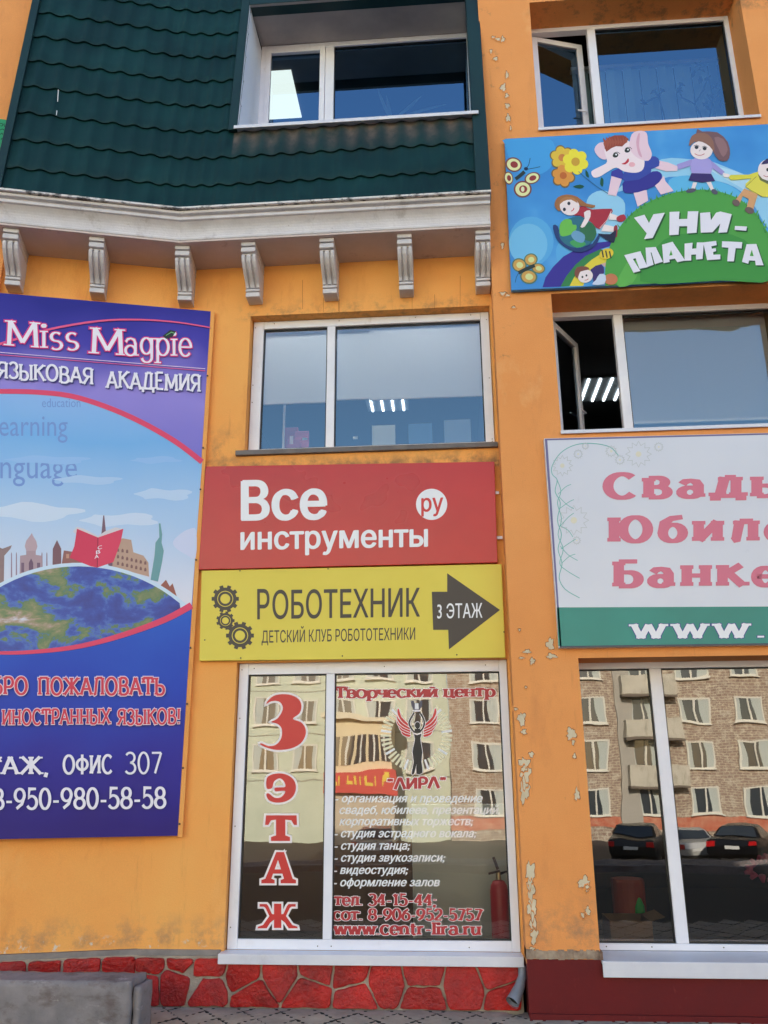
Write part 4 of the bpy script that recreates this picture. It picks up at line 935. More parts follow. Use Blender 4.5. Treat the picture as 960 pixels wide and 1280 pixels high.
def glyph(ch, xh=.74):
    if ch in SK and ch != 'c': return SK[ch]
    if ch == 'c': w_, st = SK['С']
    elif ch in LOWCAPS: w_, st = SK[ch.upper()]
    else: return SK[' ']
    return w_ * xh * 1.06, [[(x * xh * 1.06, y * xh) for x, y in p] for p in st]
def stroke_quads(pts, wf, closed=False):
    """left and right edges of a polyline with a width that depends on direction"""
    P = [Vector(p) for p in pts]; n = len(P); Lf, Rt = [], []
    for k in range(n):
        a = P[k - 1] if (k > 0 or closed) else P[k]; b = P[(k + 1) % n] if (k < n - 1 or closed) else P[k]
        d1 = (P[k] - a); d2 = (b - P[k])
        d1 = d1.normalized() if d1.length > 1e-9 else d2.normalized(); d2 = d2.normalized() if d2.length > 1e-9 else d1
        t = (d1 + d2); t = t.normalized() if t.length > 1e-6 else d1
        nrm = Vector((-t.y, t.x)); m = min(1.6, 1 / max(.45, abs(nrm.dot(Vector((-d1.y, d1.x))))))
        h = wf(t) / 2 * m; Lf.append(P[k] + nrm * h); Rt.append(P[k] - nrm * h)
    return Lf, Rt
def sk_text(s, thick, thin, serif=0.0, sth=.09, gap=.16, jit=0, xh=.74, grow=0.0, slant=0.0):
    """returns (width, list of strokes); a stroke = list of convex polygons"""
    out = []; x = 0; rnd = random.Random(len(s) * 7 + 1)
    for ch in s:
        w_, st = glyph(ch, xh); dy = rnd.uniform(-jit, jit)
        pieces = []
        for p in st:
            dense = p
            closed = len(p) > 8 and (Vector(p[0]) - Vector(p[-1])).length < 1e-4
            wf = lambda t: thin + (thick - thin) * abs(t.y) ** 1.2 + grow * 2
            pp = p[:-1] if closed else list(p)
            if grow and not closed and len(pp) >= 2:
                a, b = Vector(pp[0]), Vector(pp[1]); pp[0] = tuple(a - (b - a).normalized() * grow)
                a, b = Vector(pp[-1]), Vector(pp[-2]); pp[-1] = tuple(a - (b - a).normalized() * grow)
            Lf, Rt = stroke_quads(pp, wf, closed); m = len(Lf); qs = []
            for k in range(m if closed else m - 1):
                j = (k + 1) % m; qs.append([Lf[k], Rt[k], Rt[j], Lf[j]])
            pieces.append(qs)
            if serif and not closed:
                for e, f in ((0, 1), (-1, -2)):
                    a, b = Vector(p[e]), Vector(p[f]); d = (b - a)
                    if d.length < .12 or abs(d.y) < abs(d.x) * .8: continue
                    if not (abs(a.y) < .04 or abs(a.y - 1) < .04 or abs(a.y - xh) < .07 or abs(a.y + .32) < .02): continue
                    up = a.y < .3; y0 = a.y if up else a.y - sth; g = grow
                    hw = thick / 2 + serif
                    pieces.append([[Vector((a.x - hw - g, y0 - g)), Vector((a.x + hw + g, y0 - g)), Vector((a.x + hw + g, y0 + sth + g)), Vector((a.x - hw - g, y0 + sth + g))]])
        for qs in pieces: out.append([[Vector((x + q.x + slant * q.y, q.y + dy)) for q in poly] for poly in qs])
        x += w_ + gap
    return x - gap, out
_fcache = {}
def font_text(s, bold=0.0, shear=0.0, space=1.0):
    key = (s, bold, shear, space)
    if key in _fcache: return _fcache[key]
    cu = bpy.data.curves.new('lettering', 'FONT'); cu.body = s; cu.size = 1; cu.shear = shear; cu.space_character = space; cu.resolution_u = 3; cu.fill_mode = 'NONE'
    o = bpy.data.objects.new('lettering', cu); COL.objects.link(o); bpy.context.view_layer.update()
    me = bpy.data.meshes.new_from_object(o.evaluated_get(bpy.context.evaluated_depsgraph_get()))
    vin = [Vector((v.co.x, v.co.y)) for v in me.vertices]; ed = [tuple(e.vertices) for e in me.edges]
    bpy.data.objects.remove(o); bpy.data.curves.remove(cu); bpy.data.meshes.remove(me)
    vs_, _, fa, *_r = delaunay_2d_cdt(vin, ed, [], 0, 1e-5)
    # winding number over the outline edges; outlines are ordered vertex runs, so keep their direction
    nxt = {}
    segs = []
    for a_, b_ in ed:
        if b_ == a_ + 1: segs.append((vin[a_], vin[b_]))
        else: segs.append((vin[max(a_, b_)], vin[min(a_, b_)]))
    fs = []
    segs.sort(key=lambda q: min(q[0].x, q[1].x))
    for t in fa:
        c = (vs_[t[0]] + vs_[t[1]] + vs_[t[2]]) / 3; wn = 0
        for p, q in segs:
            if (p.y > c.y) != (q.y > c.y):
                x = p.x + (c.y - p.y) / (q.y - p.y) * (q.x - p.x)
                if x > c.x: wn += 1 if q.y > p.y else -1
        if wn: fs.append(list(t))
    _fcache[key] = (vs_, fs); return vs_, fs
_cap = {}
def caph():
    if 'h' not in _cap:
        v, f = font_text('Н'); _cap['h'] = max(p.y for p in v) if v else .7
    return _cap['h']
def smooth_pts(pts, n=4, closed=True):
    P = [Vector(p) for p in pts]; m = len(P); out = []
    for k in range(m if closed else m - 1):
        g = lambda i: P[i % m] if closed else P[max(0, min(m - 1, i))]
        p0, p1, p2, p3 = g(k - 1), g(k), g(k + 1), g(k + 2)
        for j in range(n):
            t = j / n; out.append(.5 * ((2 * p1) + (p2 - p0) * t + (2 * p0 - 5 * p1 + 4 * p2 - p3) * t * t + (3 * p1 - p0 - 3 * p2 + p3) * t ** 3))
    if not closed: out.append(P[-1])
    return out
class Art:
    """flat print on a sign: each colour patch a hair in front of the one below"""
    STEP = .00003
    def __init__(s, pt, base=.0012): s.pt = pt; s.mb = MB(); s.mats = []; s.e = base
    def mi(s, col):
        m = col if isinstance(col, bpy.types.Material) else plain(col, .45, spec=.35)
        if m not in s.mats: s.mats.append(m)
        return s.mats.index(m)
    def poly(s, pts, col, sm=0):
        if sm: pts = smooth_pts(pts, sm)
        s.mb.poly([s.pt(p[0], p[1], s.e) for p in pts], s.mi(col)); s.e += s.STEP; return s
    def ell(s, cx, cy, rx, ry, col, rot=0, a0=0, a1=360, n=24):
        c, d = math.cos(R(rot)), math.sin(R(rot)); pts = []
        for k in range(n + (0 if a1 - a0 >= 360 else 1)):
            a = R(a0 + (a1 - a0) * k / n); x, y = rx * math.cos(a), ry * math.sin(a); pts.append((cx + x * c - y * d, cy + x * d + y * c))
        return s.poly(pts, col)
    def line(s, pts, w_, col, closed=False, sm=0, taper=None):
        if sm: pts = smooth_pts(pts, sm, closed)
        n = len(pts); cnt = [0]
        Lf, Rt = stroke_quads(pts, (lambda t: w_), closed)
        if taper:
            for k in range(n):
                f = taper[0] + (taper[1] - taper[0]) * k / (n - 1); c = (Lf[k] + Rt[k]) / 2; Lf[k] = c + (Lf[k] - c) * f; Rt[k] = c + (Rt[k] - c) * f
        i = s.mi(col)
        for k in range(n if closed else n - 1):
            j = (k + 1) % n; s.mb.poly([s.pt(*q, s.e) for q in (Lf[k], Rt[k], Rt[j], Lf[j])], i)
        s.e += s.STEP; return s
    def sk(s, txt, x0, x1, y0, y1, h, col, thick=.2, thin=.12, halo=None, hw=.05, **kw):
        """skeleton lettering between two ends of a baseline; h = capital height"""
        W_, st = sk_text(txt, thick, thin, **kw)
        def put(st, c):
            i = s.mi(c)
            for n_, qs in enumerate(st):
                e = s.e + (n_ % 17) * s.STEP * .6
                for q in qs:
                    s.mb.poly([s.pt(x0 + (x1 - x0) * p.x / W_, y0 + (y1 - y0) * p.x / W_ - p.y * h, e) for p in q], i)
            s.e += 11 * s.STEP
        if halo: put(sk_text(txt, thick, thin, grow=hw, **kw)[1], halo)
        put(st, col); return s
    def txt(s, txt, x0, x1, y0, y1, h, col, bold=0.0, shear=0.0, space=1.0, halo=None, hb=.03):
        v, f = font_text(txt, 0, shear, space); lo, hi = min(p.x for p in v), max(p.x for p in v); i = s.mi(col); H = caph()
        sh = [(0, 0)] if not bold else [(-bold, 0), (bold, 0), (0, bold * .55), (0, -bold * .55), (bold * .7, bold * .5), (-bold * .7, -bold * .5), (0, 0)]
        k_ = (x1 - x0) / (hi - lo + 2 * bold); m_ = (y1 - y0) / (x1 - x0)
        for dx, dy in sh:
            for q in f:
                P_ = [(x0 + (v[k].x + dx + bold - lo) * k_, v[k].y + dy) for k in q]
                s.mb.poly([s.pt(px, y0 + (px - x0) * m_ - py / H * h, s.e) for px, py in P_], i)
            s.e += s.STEP
        return s
    def build(s, name, parent):
        return s.mb.build(name, s.mats, parent)

# ================================================================ signs
def ptC(Y): return lambda x, y, e=0: at(x, y, Y) + Vector((0, -e, 0))
def panel(name, corners, thick, mats, parent, pt, bevel=.003):
    """a board: four corners on its face, extruded back"""
    c = [pt(*q) for q in corners]; n = (c[1] - c[0]).cross(c[3] - c[0]).normalized()
    if n.y < 0: n = -n
    mb = MB(); mb.prism(c, n * thick); o = mb.build(name, mats, parent, recalc=True, bevel=bevel); return o
def vinyl(name, c1, c2, rough=.32, sc_=1.2, bump=.02):
    return surf(name, c1, c2, sc_, rough, bump, 3.5, [(tuple(x * .6 for x in c1), 9, .64, .8, .25, (1, 1, .5))], .5, detail=3, bdist=.05, rvar=.05)
WHITE = S(236, 236, 240); 
# --- red tool shop sign
sp = ptC(-.06); o = empty('shop_sign', at(435, 645, -.06), 'red shop sign with white letters ВСЕ ИНСТРУМЕНТЫ above the yellow sign', 'sign')
REDV = vinyl('red_vinyl', S(180, 22, 26), S(194, 32, 34), .28)
panel('panel', [(257, 583), (618, 577), (622, 703), (248, 712)], .05, REDV, o, sp)
for (x, y) in ((620.5, 616), (625, 672)): 
    p = at(x, y, -.03); MB().box(p.x - .04, p.x + .02, -.035, -.025, p.z - .012, p.z + .012).build('bracket', M['pvc'], o)
A_ = Art(sp); A_.txt('Все', 301, 409, 650, 648, 48.5, WHITE, bold=.034); A_.build('lettering', o); A_ = Art(sp); A_.txt('инструменты', 300.5, 535, 687, 683, 28.5, WHITE, bold=.026); A_.build('lettering', o)
A_ = Art(sp); A_.ell(539.5, 630.5, 19.5, 19.5, WHITE, n=40); A_.txt('ру', 526.5, 554, 639.5, 638.5, 22, S(206, 60, 58), bold=.02); A_.build('round_badge', o)
# --- yellow robotics sign
sp = ptC(-.045); o = empty('shop_sign', at(440, 768, -.045), 'yellow sign with gears and dark arrow reading РОБОТЕХНИК 3 ЭТАЖ', 'sign')
YEL = vinyl('yellow_vinyl', S(218, 196, 62), S(224, 204, 74), .42)
panel('panel', [(252, 713.2), (627, 705), (632, 822), (249, 826)], .043, YEL, o, sp)
DK = S(74, 66, 60)
z7 = lambda x, y: (230 + x / 2.286, 570 + y / 2.286)
A_ = Art(sp); A_.txt('Р', 321.5, 337, 774, 774, 37.5, DK, bold=.012); A_.txt('ОБОТЕХНИК', 340.5, 525, 773.5, 770.5, 35.5, DK, bold=.012)
A_.build('lettering', o); A_ = Art(sp); A_.txt('ДЕТСКИЙ КЛУБ РОБОТОТЕХНИКИ', 327, 519, 803.5, 799.5, 15.2, DK, bold=.008); A_.build('lettering', o)
A_ = Art(sp); A_.poly([z7(*q) for q in ((708, 388), (752, 388), (752, 335), (903, 440), (757, 553), (755, 497), (712, 497))], DK)
A_.txt('3 ЭТАЖ', 546.5, 603, 773, 772, 18.2, WHITE, bold=.01); A_.build('arrow', o)
for (cx, cy, r, n) in ((281.6, 748.6, 17.2, 10), (281.8, 775.8, 11.6, 9), (300, 794.5, 17.6, 10)):
    A_ = Art(sp); pts = []
    for k in range(n):
        for da, rr in ((-.5, .82), (-.28, .82), (-.22, 1.0), (.22, 1.0), (.28, .82)):
            a = 2 * math.pi * (k + da) / n; pts.append((cx + r * rr * math.cos(a), cy + r * rr * math.sin(a)))
    A_.poly(pts, DK); A_.ell(cx, cy, r * .58, r * .58, YEL); A_.ell(cx, cy, r * .53, r * .53, DK); A_.ell(cx, cy, r * .36, r * .36, YEL); A_.build('gear', o)
for x, y in ((301, 822.5), (428, 820), (571, 818.5), (630, 790), (256, 800), (410, 711), (300, 713.5)):
    p = at(x, y, -.045); MB().tube([p, p + Vector((0, -.003, 0))], .006, 8).build('screw', M['black'], o)
# --- wedding and banquet sign
YS = -.255
sp = ptC(YS); o = empty('banquet_sign', at(830, 680, YS), 'white sign with pink wedding lettering and green band over the right shop window', 'sign')
far = lambda x, y0, y1, X=1260: y0 + (y1 - y0) * (X - x) / (960 - x)
WV = vinyl('white_vinyl', S(206, 210, 222), S(216, 219, 229), .3, .7)
panel('panel', [(680, 548), (1500, far(680, 548, 541, 1500)), (1500, far(699, 810, 806, 1500)), (699, 810)], .06, WV, o, sp)
A_ = Art(sp); ED = S(112, 108, 150)
A_.poly([(681, 549), (684, 549), (702, 809), (700, 809)], ED); A_.poly([(681, 548.6), (1500, 527.8), (1500, 529.6), (681, 550.6)], ED); A_.poly([(699.5, 807.5), (1500, 796.4), (1500, 798.6), (699.5, 809.8)], S(70, 80, 90)); A_.build('edge_strip', o)
TEAL = vinyl('teal_vinyl', S(16, 124, 114), S(28, 138, 126), .35)
z9 = lambda x, y: (640 + x / 2.782, 370 + y / 2.782)
A_ = Art(sp); A_.poly([z9(156, 1083), (1500, 756.0), (1500, 796.2), z9(161, 1218)], TEAL); A_.build('green_band', o)
PK = S(214, 118, 140)
kw = dict(thick=.31, thin=.17, serif=.04, sth=.15, gap=.36, xh=.83)
A_ = Art(sp, .002)
A_.sk('Свадьбы', 759, 1066, 622.5, 619, 29.5, PK, **kw); A_.build('lettering', o); A_ = Art(sp, .002); A_.sk('Юбилеи', 764, 1030, 677, 675, 30, PK, **kw); A_.build('lettering', o); A_ = Art(sp, .002); A_.sk('Банкеты', 770, 1064, 733, 731, 31, PK, **kw)
A_.build('lettering', o); A_ = Art(sp, .002); A_.sk('www.centr-lira.ru', 791, 1370, 798, 794.5, 26, WHITE, thick=.2, thin=.11, serif=.04, sth=.1, gap=.30, halo=S(50, 60, 140), hw=.025); A_.build('lettering', o)
A_ = Art(sp); VT = S(112, 182, 176); FG = S(186, 192, 196)
def star(cx, cy, r, n=12, col=FG):
    pts = []
    for k in range(n * 2):
        a = math.pi * k / n; rr = r if k % 2 == 0 else r * .68; pts.append((cx + rr * math.cos(a), cy + rr * math.sin(a)))
    A_.line(pts, .7, col, closed=True); A_.ell(cx, cy, r * .22, r * .22, S(220, 216, 196), n=10)
for (x, y, r) in ((440, 550, 45), (215, 780, 52), (175, 590, 36), (230, 550, 16), (510, 525, 16), (375, 570, 17), (225, 850, 14), (345, 540, 20), (255, 522, 12)): star(*z9(x, y), r / 2.782); A_.build('flower_ornament', o); A_ = Art(sp)
vine = [(370, 555), (340, 525), (280, 513), (220, 518), (170, 545), (140, 590), (140, 620), (157, 640), (150, 680), (168, 720), (158, 780), (172, 830), (160, 880), (174, 930), (164, 980), (185, 1020), (235, 1050)]
A_.line([z9(*q) for q in vine], 1.0, VT, sm=4)
vine2 = [(157, 640), (170, 680), (158, 720), (172, 775), (160, 830), (178, 880), (166, 930), (190, 955), (235, 982)]
A_.line([z9(*q) for q in vine2], .9, VT, sm=4)
for (a, b, c) in (((160, 690), (185, 665), (205, 655)), ((165, 740), (195, 718), (215, 708)), ((165, 700), (190, 725), (215, 740)), ((168, 800), (195, 770), (215, 755)), ((168, 800), (195, 815), (212, 838)), ((168, 870), (195, 900), (228, 920)), ((170, 880), (195, 862), (222, 845)), ((172, 930), (200, 905), (220, 898))): A_.line([z9(*a), z9(*b), z9(*c)], .8, VT, sm=3)
A_.build('vine_ornament', o)

# --- lettered shop window stickers
sp = ptC(.0975)
STK = plain(S(200, 40, 42), .4); HAL = plain(S(236, 226, 228), .45)
A_ = Art(sp, .0)
zA = lambda x, y: (240 + x / 4.8, 800 + y / 4.8); zB = lambda x, y: (270 + x / 2.4, 820 + y / 2.4); zC = lambda x, y: (260 + x / 4.8, 1080 + y / 4.8)
three = smooth_pts([zA(*q) for q in ((445, 385), (458, 362), (490, 335), (540, 325), (597, 331), (640, 355), (657, 395), (645, 440), (605, 473), (652, 492), (680, 528), (680, 575), (650, 622), (590, 652), (510, 660), (445, 645), (408, 625), (420, 621), (460, 636), (500, 630), (530, 600), (540, 560), (535, 525), (510, 502), (475, 492), (510, 473), (535, 440), (545, 405), (530, 375), (500, 365), (465, 372))], 3)
e_ = smooth_pts([zB(*q) for q in ((152, 397), (152, 368), (164, 357), (187, 352), (212, 356), (233, 371), (240, 395), (232, 420), (210, 436), (180, 440), (158, 432), (151, 416), (158, 412), (176, 425), (196, 423), (208, 406), (192, 405), (178, 406), (176, 396), (192, 394), (208, 392), (203, 375), (190, 367), (174, 377), (168, 396))], 3)
te = [zB(*q) for q in ((150, 478), (242, 478), (243, 507), (234, 507), (226, 493), (208, 491), (208, 538), (222, 543), (222, 555), (165, 555), (165, 543), (180, 538), (180, 491), (165, 493), (157, 507), (147, 507))]
aL = [zB(*q) for q in ((181, 588), (204, 588), (186, 612), (166, 668), (176, 672), (176, 682), (136, 682), (136, 672), (148, 668))]
aR = [zB(*q) for q in ((204, 588), (230, 668), (240, 672), (240, 682), (194, 682), (194, 672), (204, 668), (186, 612))]
aB = [zB(*q) for q in ((176, 640), (196, 640), (200, 653), (171, 653))]
mir = lambda L_: [(836 - x, y) for x, y in L_][::-1]
zs1 = [(310, 240), (352, 240), (362, 252), (384, 300), (404, 302), (404, 325), (372, 320), (345, 264), (335, 256), (310, 256)]; zs2 = [(404, 300), (370, 310), (330, 366), (300, 376), (298, 386), (352, 386), (374, 352), (404, 328)]
st_ = [(396, 238), (440, 238), (440, 384), (396, 384)]
zh = [[zC(*q) for q in P_] for P_ in (st_, zs1, mir(zs1), zs2, mir(zs2))]
for grp in ((three,), (e_,), (te,), (aL, aR, aB), zh):
    A_ = Art(sp, .0)
    for P_ in grp: A_.line(P_, 5.0, HAL, closed=True)
    for P_ in grp: A_.poly(P_, STK)
    A_.build('letter', ws)
A_ = Art(sp, .0); RS = plain(S(176, 44, 52), .45); LW = plain(S(232, 232, 234), .5)
ck = dict(thick=.26, thin=.13, serif=.06, sth=.12, gap=.12, halo=HAL, hw=.045)
A_.sk('Творческий центр', 419, 618, 872.5, 870.5, 13.5, RS, **ck)
A_.build('lettering', ws); A_ = Art(sp, .0); A_.sk('“ΛИРΛ”', 485, 557, 987, 985, 14, RS, thick=.26, thin=.2, gap=.16, halo=HAL, hw=.06)
for (s_, x0, x1, yc) in (('- организация и проведение', 357, 800, 430), ('свадеб, юбилеев, презентаций,', 370, 852, 465), ('корпоративных торжеств;', 370, 772, 499), ('- студия эстрадного вокала;', 355, 782, 535), ('- студия танца;', 355, 583, 572), ('- студия звукозаписи;', 355, 688, 608), ('- видеостудия;', 353, 577, 645), ('- оформление залов', 352, 672, 682)):
    A_.txt(s_, 270 + x0 / 2.4, 270 + x1 / 2.4, 820 + (yc + 8.5) / 2.4, 820 + (yc + 8.5) / 2.4, 10.2, LW, bold=.03, shear=.28); A_.build('lettering', ws); A_ = Art(sp, .0)
A_.sk('тел. 34-15-44;', 418, 545, 1131.5, 1132, 14, RS, **ck); A_.build('lettering', ws); A_ = Art(sp, .0); A_.sk('сот. 8-906-952-5757', 417, 602, 1150, 1150.5, 14, RS, **ck); A_.build('lettering', ws); A_ = Art(sp, .0); A_.sk('www.centr-lira.ru', 418, 600, 1168, 1168.5, 15.5, RS, **ck)
A_.build('lettering', ws)
z8 = lambda x, y: (400 + x / 3.84, 840 + y / 3.84)
A_ = Art(sp, .0); RAY = plain(S(228, 222, 192), .5); BLK = plain((.012, .012, .014), .5)
for k in range(46):
    a = -math.pi / 2 + 2 * math.pi * (k + .5) / 46
    if abs(((a + math.pi / 2 + math.pi) % (2 * math.pi)) - math.pi) < .55: continue
    r0, r1, hw = 122, 172, 6.0; c, d = math.cos(a), math.sin(a)
    A_.poly([z8(463 + c * r0 - d * hw * .8, 305 + d * r0 + c * hw * .8), z8(463 + c * r1 - d * hw, 305 + d * r1 + c * hw), z8(463 + c * r1 + d * hw, 305 + d * r1 - c * hw), z8(463 + c * r0 + d * hw * .8, 305 + d * r0 - c * hw * .8)], RAY if k % 5 else LW)
for sgn in (1, -1):
    fx = lambda x: x if sgn == 1 else 930 - x
    for F in ([(372, 180), (380, 178), (390, 215), (425, 250), (428, 262), (395, 240), (374, 205)], [(368, 205), (376, 222), (400, 248), (430, 268), (428, 276), (395, 260), (372, 230)], [(368, 232), (380, 250), (405, 268), (432, 280), (428, 288), (395, 276), (372, 250)], [(376, 258), (395, 276), (432, 292), (426, 300), (394, 288)], [(390, 284), (410, 296), (434, 302), (428, 312), (400, 302)]):
        P_ = smooth_pts([z8(fx(x), y) for x, y in F], 2); A_.line(P_, 1.6, HAL, closed=True); A_.poly(P_, STK)
GRY = plain(S(70, 70, 90), .4)
A_.poly([z8(*q) for q in ((436, 138), (440, 165), (450, 182), (478, 182), (490, 165), (492, 138), (480, 138), (478, 150), (452, 150), (450, 138))], GRY); A_.ell(*z8(464, 186), 20 / 3.84, 5 / 3.84, HAL); A_.poly([z8(*q) for q in ((456, 150), (472, 150), (474, 178), (455, 178))], LW)
body = [z8(*q) for q in ((450, 294), (468, 300), (488, 292), (482, 318), (486, 350), (491, 385), (487, 430), (492, 484), (462, 488), (464, 440), (452, 488), (440, 488), (450, 430), (444, 385), (452, 345), (456, 318))]
armL = [(452, 196), (436, 222), (428, 246), (438, 270), (455, 292)]; armR = [(482, 198), (497, 226), (500, 250), (492, 272), (476, 290)]
for lay, cc, ex in ((0, HAL, 1.3), (1, BLK, 0)):
    for arm in (armL, armR): A_.line([z8(*q) for q in arm], 2.1 + ex, cc, sm=4)
    if lay == 0: A_.line(smooth_pts(body, 2), 1.3, cc, closed=True); A_.ell(*z8(468, 256), 4.0, 4.9, cc)
    else: A_.poly(body, cc, 2); A_.ell(*z8(468, 256), 3.4, 4.2, cc); A_.poly([z8(*q) for q in ((456, 272), (480, 272), (484, 292), (452, 294))], cc)
A_.line([z8(445, 292), z8(466, 300), z8(488, 292)], 1.6, HAL)
A_.build('emblem', ws)

# --- language school poster on the left wing
PP0 = P0 + NL * .12
def spP(x, y, e=0): return on(x, y, PP0, NL) + NL * e
def pz(t, z, e=0): return lp(t, .12 + e, z)
o = empty('school_poster', lp(.7, .12, 1.14), 'tall blue language school poster with globe and white lettering on the left wall', 'poster')
def poster_mat(name, stops, z0, z1, noise=.06):
    m, N, L, B = newmat(name); tc = N.new('ShaderNodeTexCoord'); sx = N.new('ShaderNodeSeparateXYZ'); L.new(tc.outputs['Object'], sx.inputs[0])
    mr = node(N, 'ShaderNodeMapRange'); mr.inputs[1].default_value = z0 - 1.14; mr.inputs[2].default_value = z1 - 1.14; L.new(sx.outputs[2], mr.inputs[0])
    n1 = node(N, 'ShaderNodeTexNoise', Scale=1.1, Detail=2.0); L.new(tc.outputs['Object'], n1.inputs['Vector'])
    md = node(N, 'ShaderNodeMath', operation='MULTIPLY_ADD'); md.inputs[1].default_value = noise * 3; L.new(n1.outputs[0], md.inputs[0])
    sb = node(N, 'ShaderNodeMath', operation='SUBTRACT'); L.new(mr.outputs[0], sb.inputs[0]); sb.inputs[1].default_value = noise * 1.5
    L.new(sb.outputs[0], md.inputs[2]); r = ramp(N, stops); L.new(md.outputs[0], r.inputs[0]); L.new(r.outputs[0], B.inputs['Base Color'])
    B.inputs['Roughness'].default_value = .36; B.inputs['Specular IOR Level'].default_value = .28
    nb = node(N, 'ShaderNodeTexNoise', Scale=2.2, Detail=3.0); L.new(tc.outputs['Object'], nb.inputs['Vector']); bp = node(N, 'ShaderNodeBump', Strength=.12, Distance=.05); L.new(nb.outputs[0], bp.inputs['Height']); L.new(bp.outputs[0], B.inputs['Normal'])
    return m
PB = poster_mat('poster_print', [(0, S(38, 22, 120)), (.12, S(36, 34, 150)), (.24, S(18, 66, 184)), (.40, S(30, 98, 204)), (.62, S(112, 110, 204)), (.80, S(150, 136, 218)), (.90, S(70, 60, 172)), (1, S(38, 34, 140))], 1.14, 5.6)
SKYP = poster_mat('poster_sky_print', [(0, S(226, 226, 240)), (.35, S(176, 206, 240)), (.7, S(120, 180, 236)), (1, S(156, 190, 240))], 2.9, 4.9)
mb = MB(); c = [pz(-.24, 1.14), pz(2.7, 1.14), pz(2.7, 5.6), pz(-.24, 5.6)]; mb.prism(c, -NL * .004); mb.build('banner', PB, o, recalc=True)
mb = MB()
for (t0, t1, z0, z1) in ((-.275, -.2405, 1.13, 5.61), (-.24, 2.7, 5.53, 5.58), (-.24, 2.7, 1.16, 1.21), (-.24, -.18, 1.21, 5.53)): mb.obox(lp(t0, .113 if t0 > -.25 else .117, z0), DL * (t1 - t0), -NL * .1, (0, 0, z1 - z0))
mb.build('batten_frame', OR, o)
for y in (470, 560, 612, 700, 810, 880, 960, 1030):
    xr_ = 263 + (222 - 263) * (y - 391) / 654 + 1.5; q = on(xr_, y, PP0, NL) + NL * .004; MB().tube([q, q + NL * .004], .008, 8).build('screw', M['black'], o)
z4 = lambda x, y: (x / 3.4286, 350 + y / 3.4286); z5 = lambda x, y: (x / 2.911, 620 + y / 2.911); zP = lambda x, y: (x / 4.571, 500 + y / 4.571)
PKD = S(226, 70, 108); PKL = S(232, 90, 140); PW = S(238, 234, 246)
top_arc = smooth_pts([z4(*q) for q in ((-700, 560), (-400, 505), (-150, 482), (0, 478), (150, 481), (300, 497), (450, 542), (600, 607), (750, 692), (866, 780))], 4, False)
bot_arc = smooth_pts([z5(*q) for q in ((-600, 480), (-400, 525), (-200, 560), (0, 571), (150, 565), (300, 545), (450, 505), (600, 450), (697, 398))], 4, False)
A_ = Art(spP)
A_.poly([tuple(q) for q in top_arc] + [tuple(q) for q in bot_arc[::-1]], SKYP)
A_.poly([z5(*q) for q in ((630, 165), (660, 135), (690, 120), (714, 125), (712, 225), (680, 215), (640, 190))], S(206, 214, 242), 3)
for (t_, x0, x1, yb, h, k_) in (('education', 180, 345, 545, 40, .0), ('Learning', -50, 290, 668, 95, .0), ('Language', -110, 330, 850, 110, .0)):
    a = z4(x0, yb); b = z4(x1, yb); A_.txt(t_, a[0], b[0], a[1], b[1], h / 3.4286, S(116, 150, 216), bold=.0)
for (cx_, cy_, rx_, ry_, c_) in ((40, 640, 60, 10, S(206, 222, 244)), (150, 650, 46, 8, S(204, 220, 244)), (205, 618, 34, 7, S(190, 214, 244)), (110, 600, 40, 5, S(176, 206, 242)), (60, 575, 50, 5, S(150, 192, 240)), (195, 575, 30, 4, S(150, 192, 240))):
    rc_ = random.Random(int(cx_)); A_.poly([(cx_ + rx_ * math.cos(t_) * (1 + .15 * math.sin(5 * t_ + cx_)), cy_ + ry_ * math.sin(t_) * (1 + .3 * math.sin(4 * t_ + cx_))) for t_ in [k * 2 * math.pi / 28 for k in range(28)]], c_)
# globe and landmarks
m, N, L, B = newmat('globe_print'); tc = N.new('ShaderNodeTexCoord'); n1 = node(N, 'ShaderNodeTexNoise', Scale=2.3, Detail=10, Roughness=.62, Distortion=.25); mp = node(N, 'ShaderNodeMapping'); mp.inputs['Scale'].default_value = (1, 1, 1.6)
L.new(tc.outputs['Object'], mp.inputs[0]); L.new(mp.outputs[0], n1.inputs['Vector'])
r = ramp(N, [(.32, S(34, 44, 130)), (.46, S(44, 74, 170)), (.50, S(70, 110, 190)), (.515, S(84, 122, 84)), (.57, S(130, 136, 96)), (.61, S(176, 150, 136)), (.66, S(214, 216, 232))]); L.new(n1.outputs[0], r.inputs[0]); L.new(r.outputs[0], B.inputs['Base Color']); B.inputs['Roughness'].default_value = .4
GLB = m
BRN = S(150, 100, 96); TAN = S(190, 158, 140); MAU = S(120, 90, 110)
def shape(pts, col, f=zP, sm=0): A_.poly([f(*q) for q in pts], col, sm)
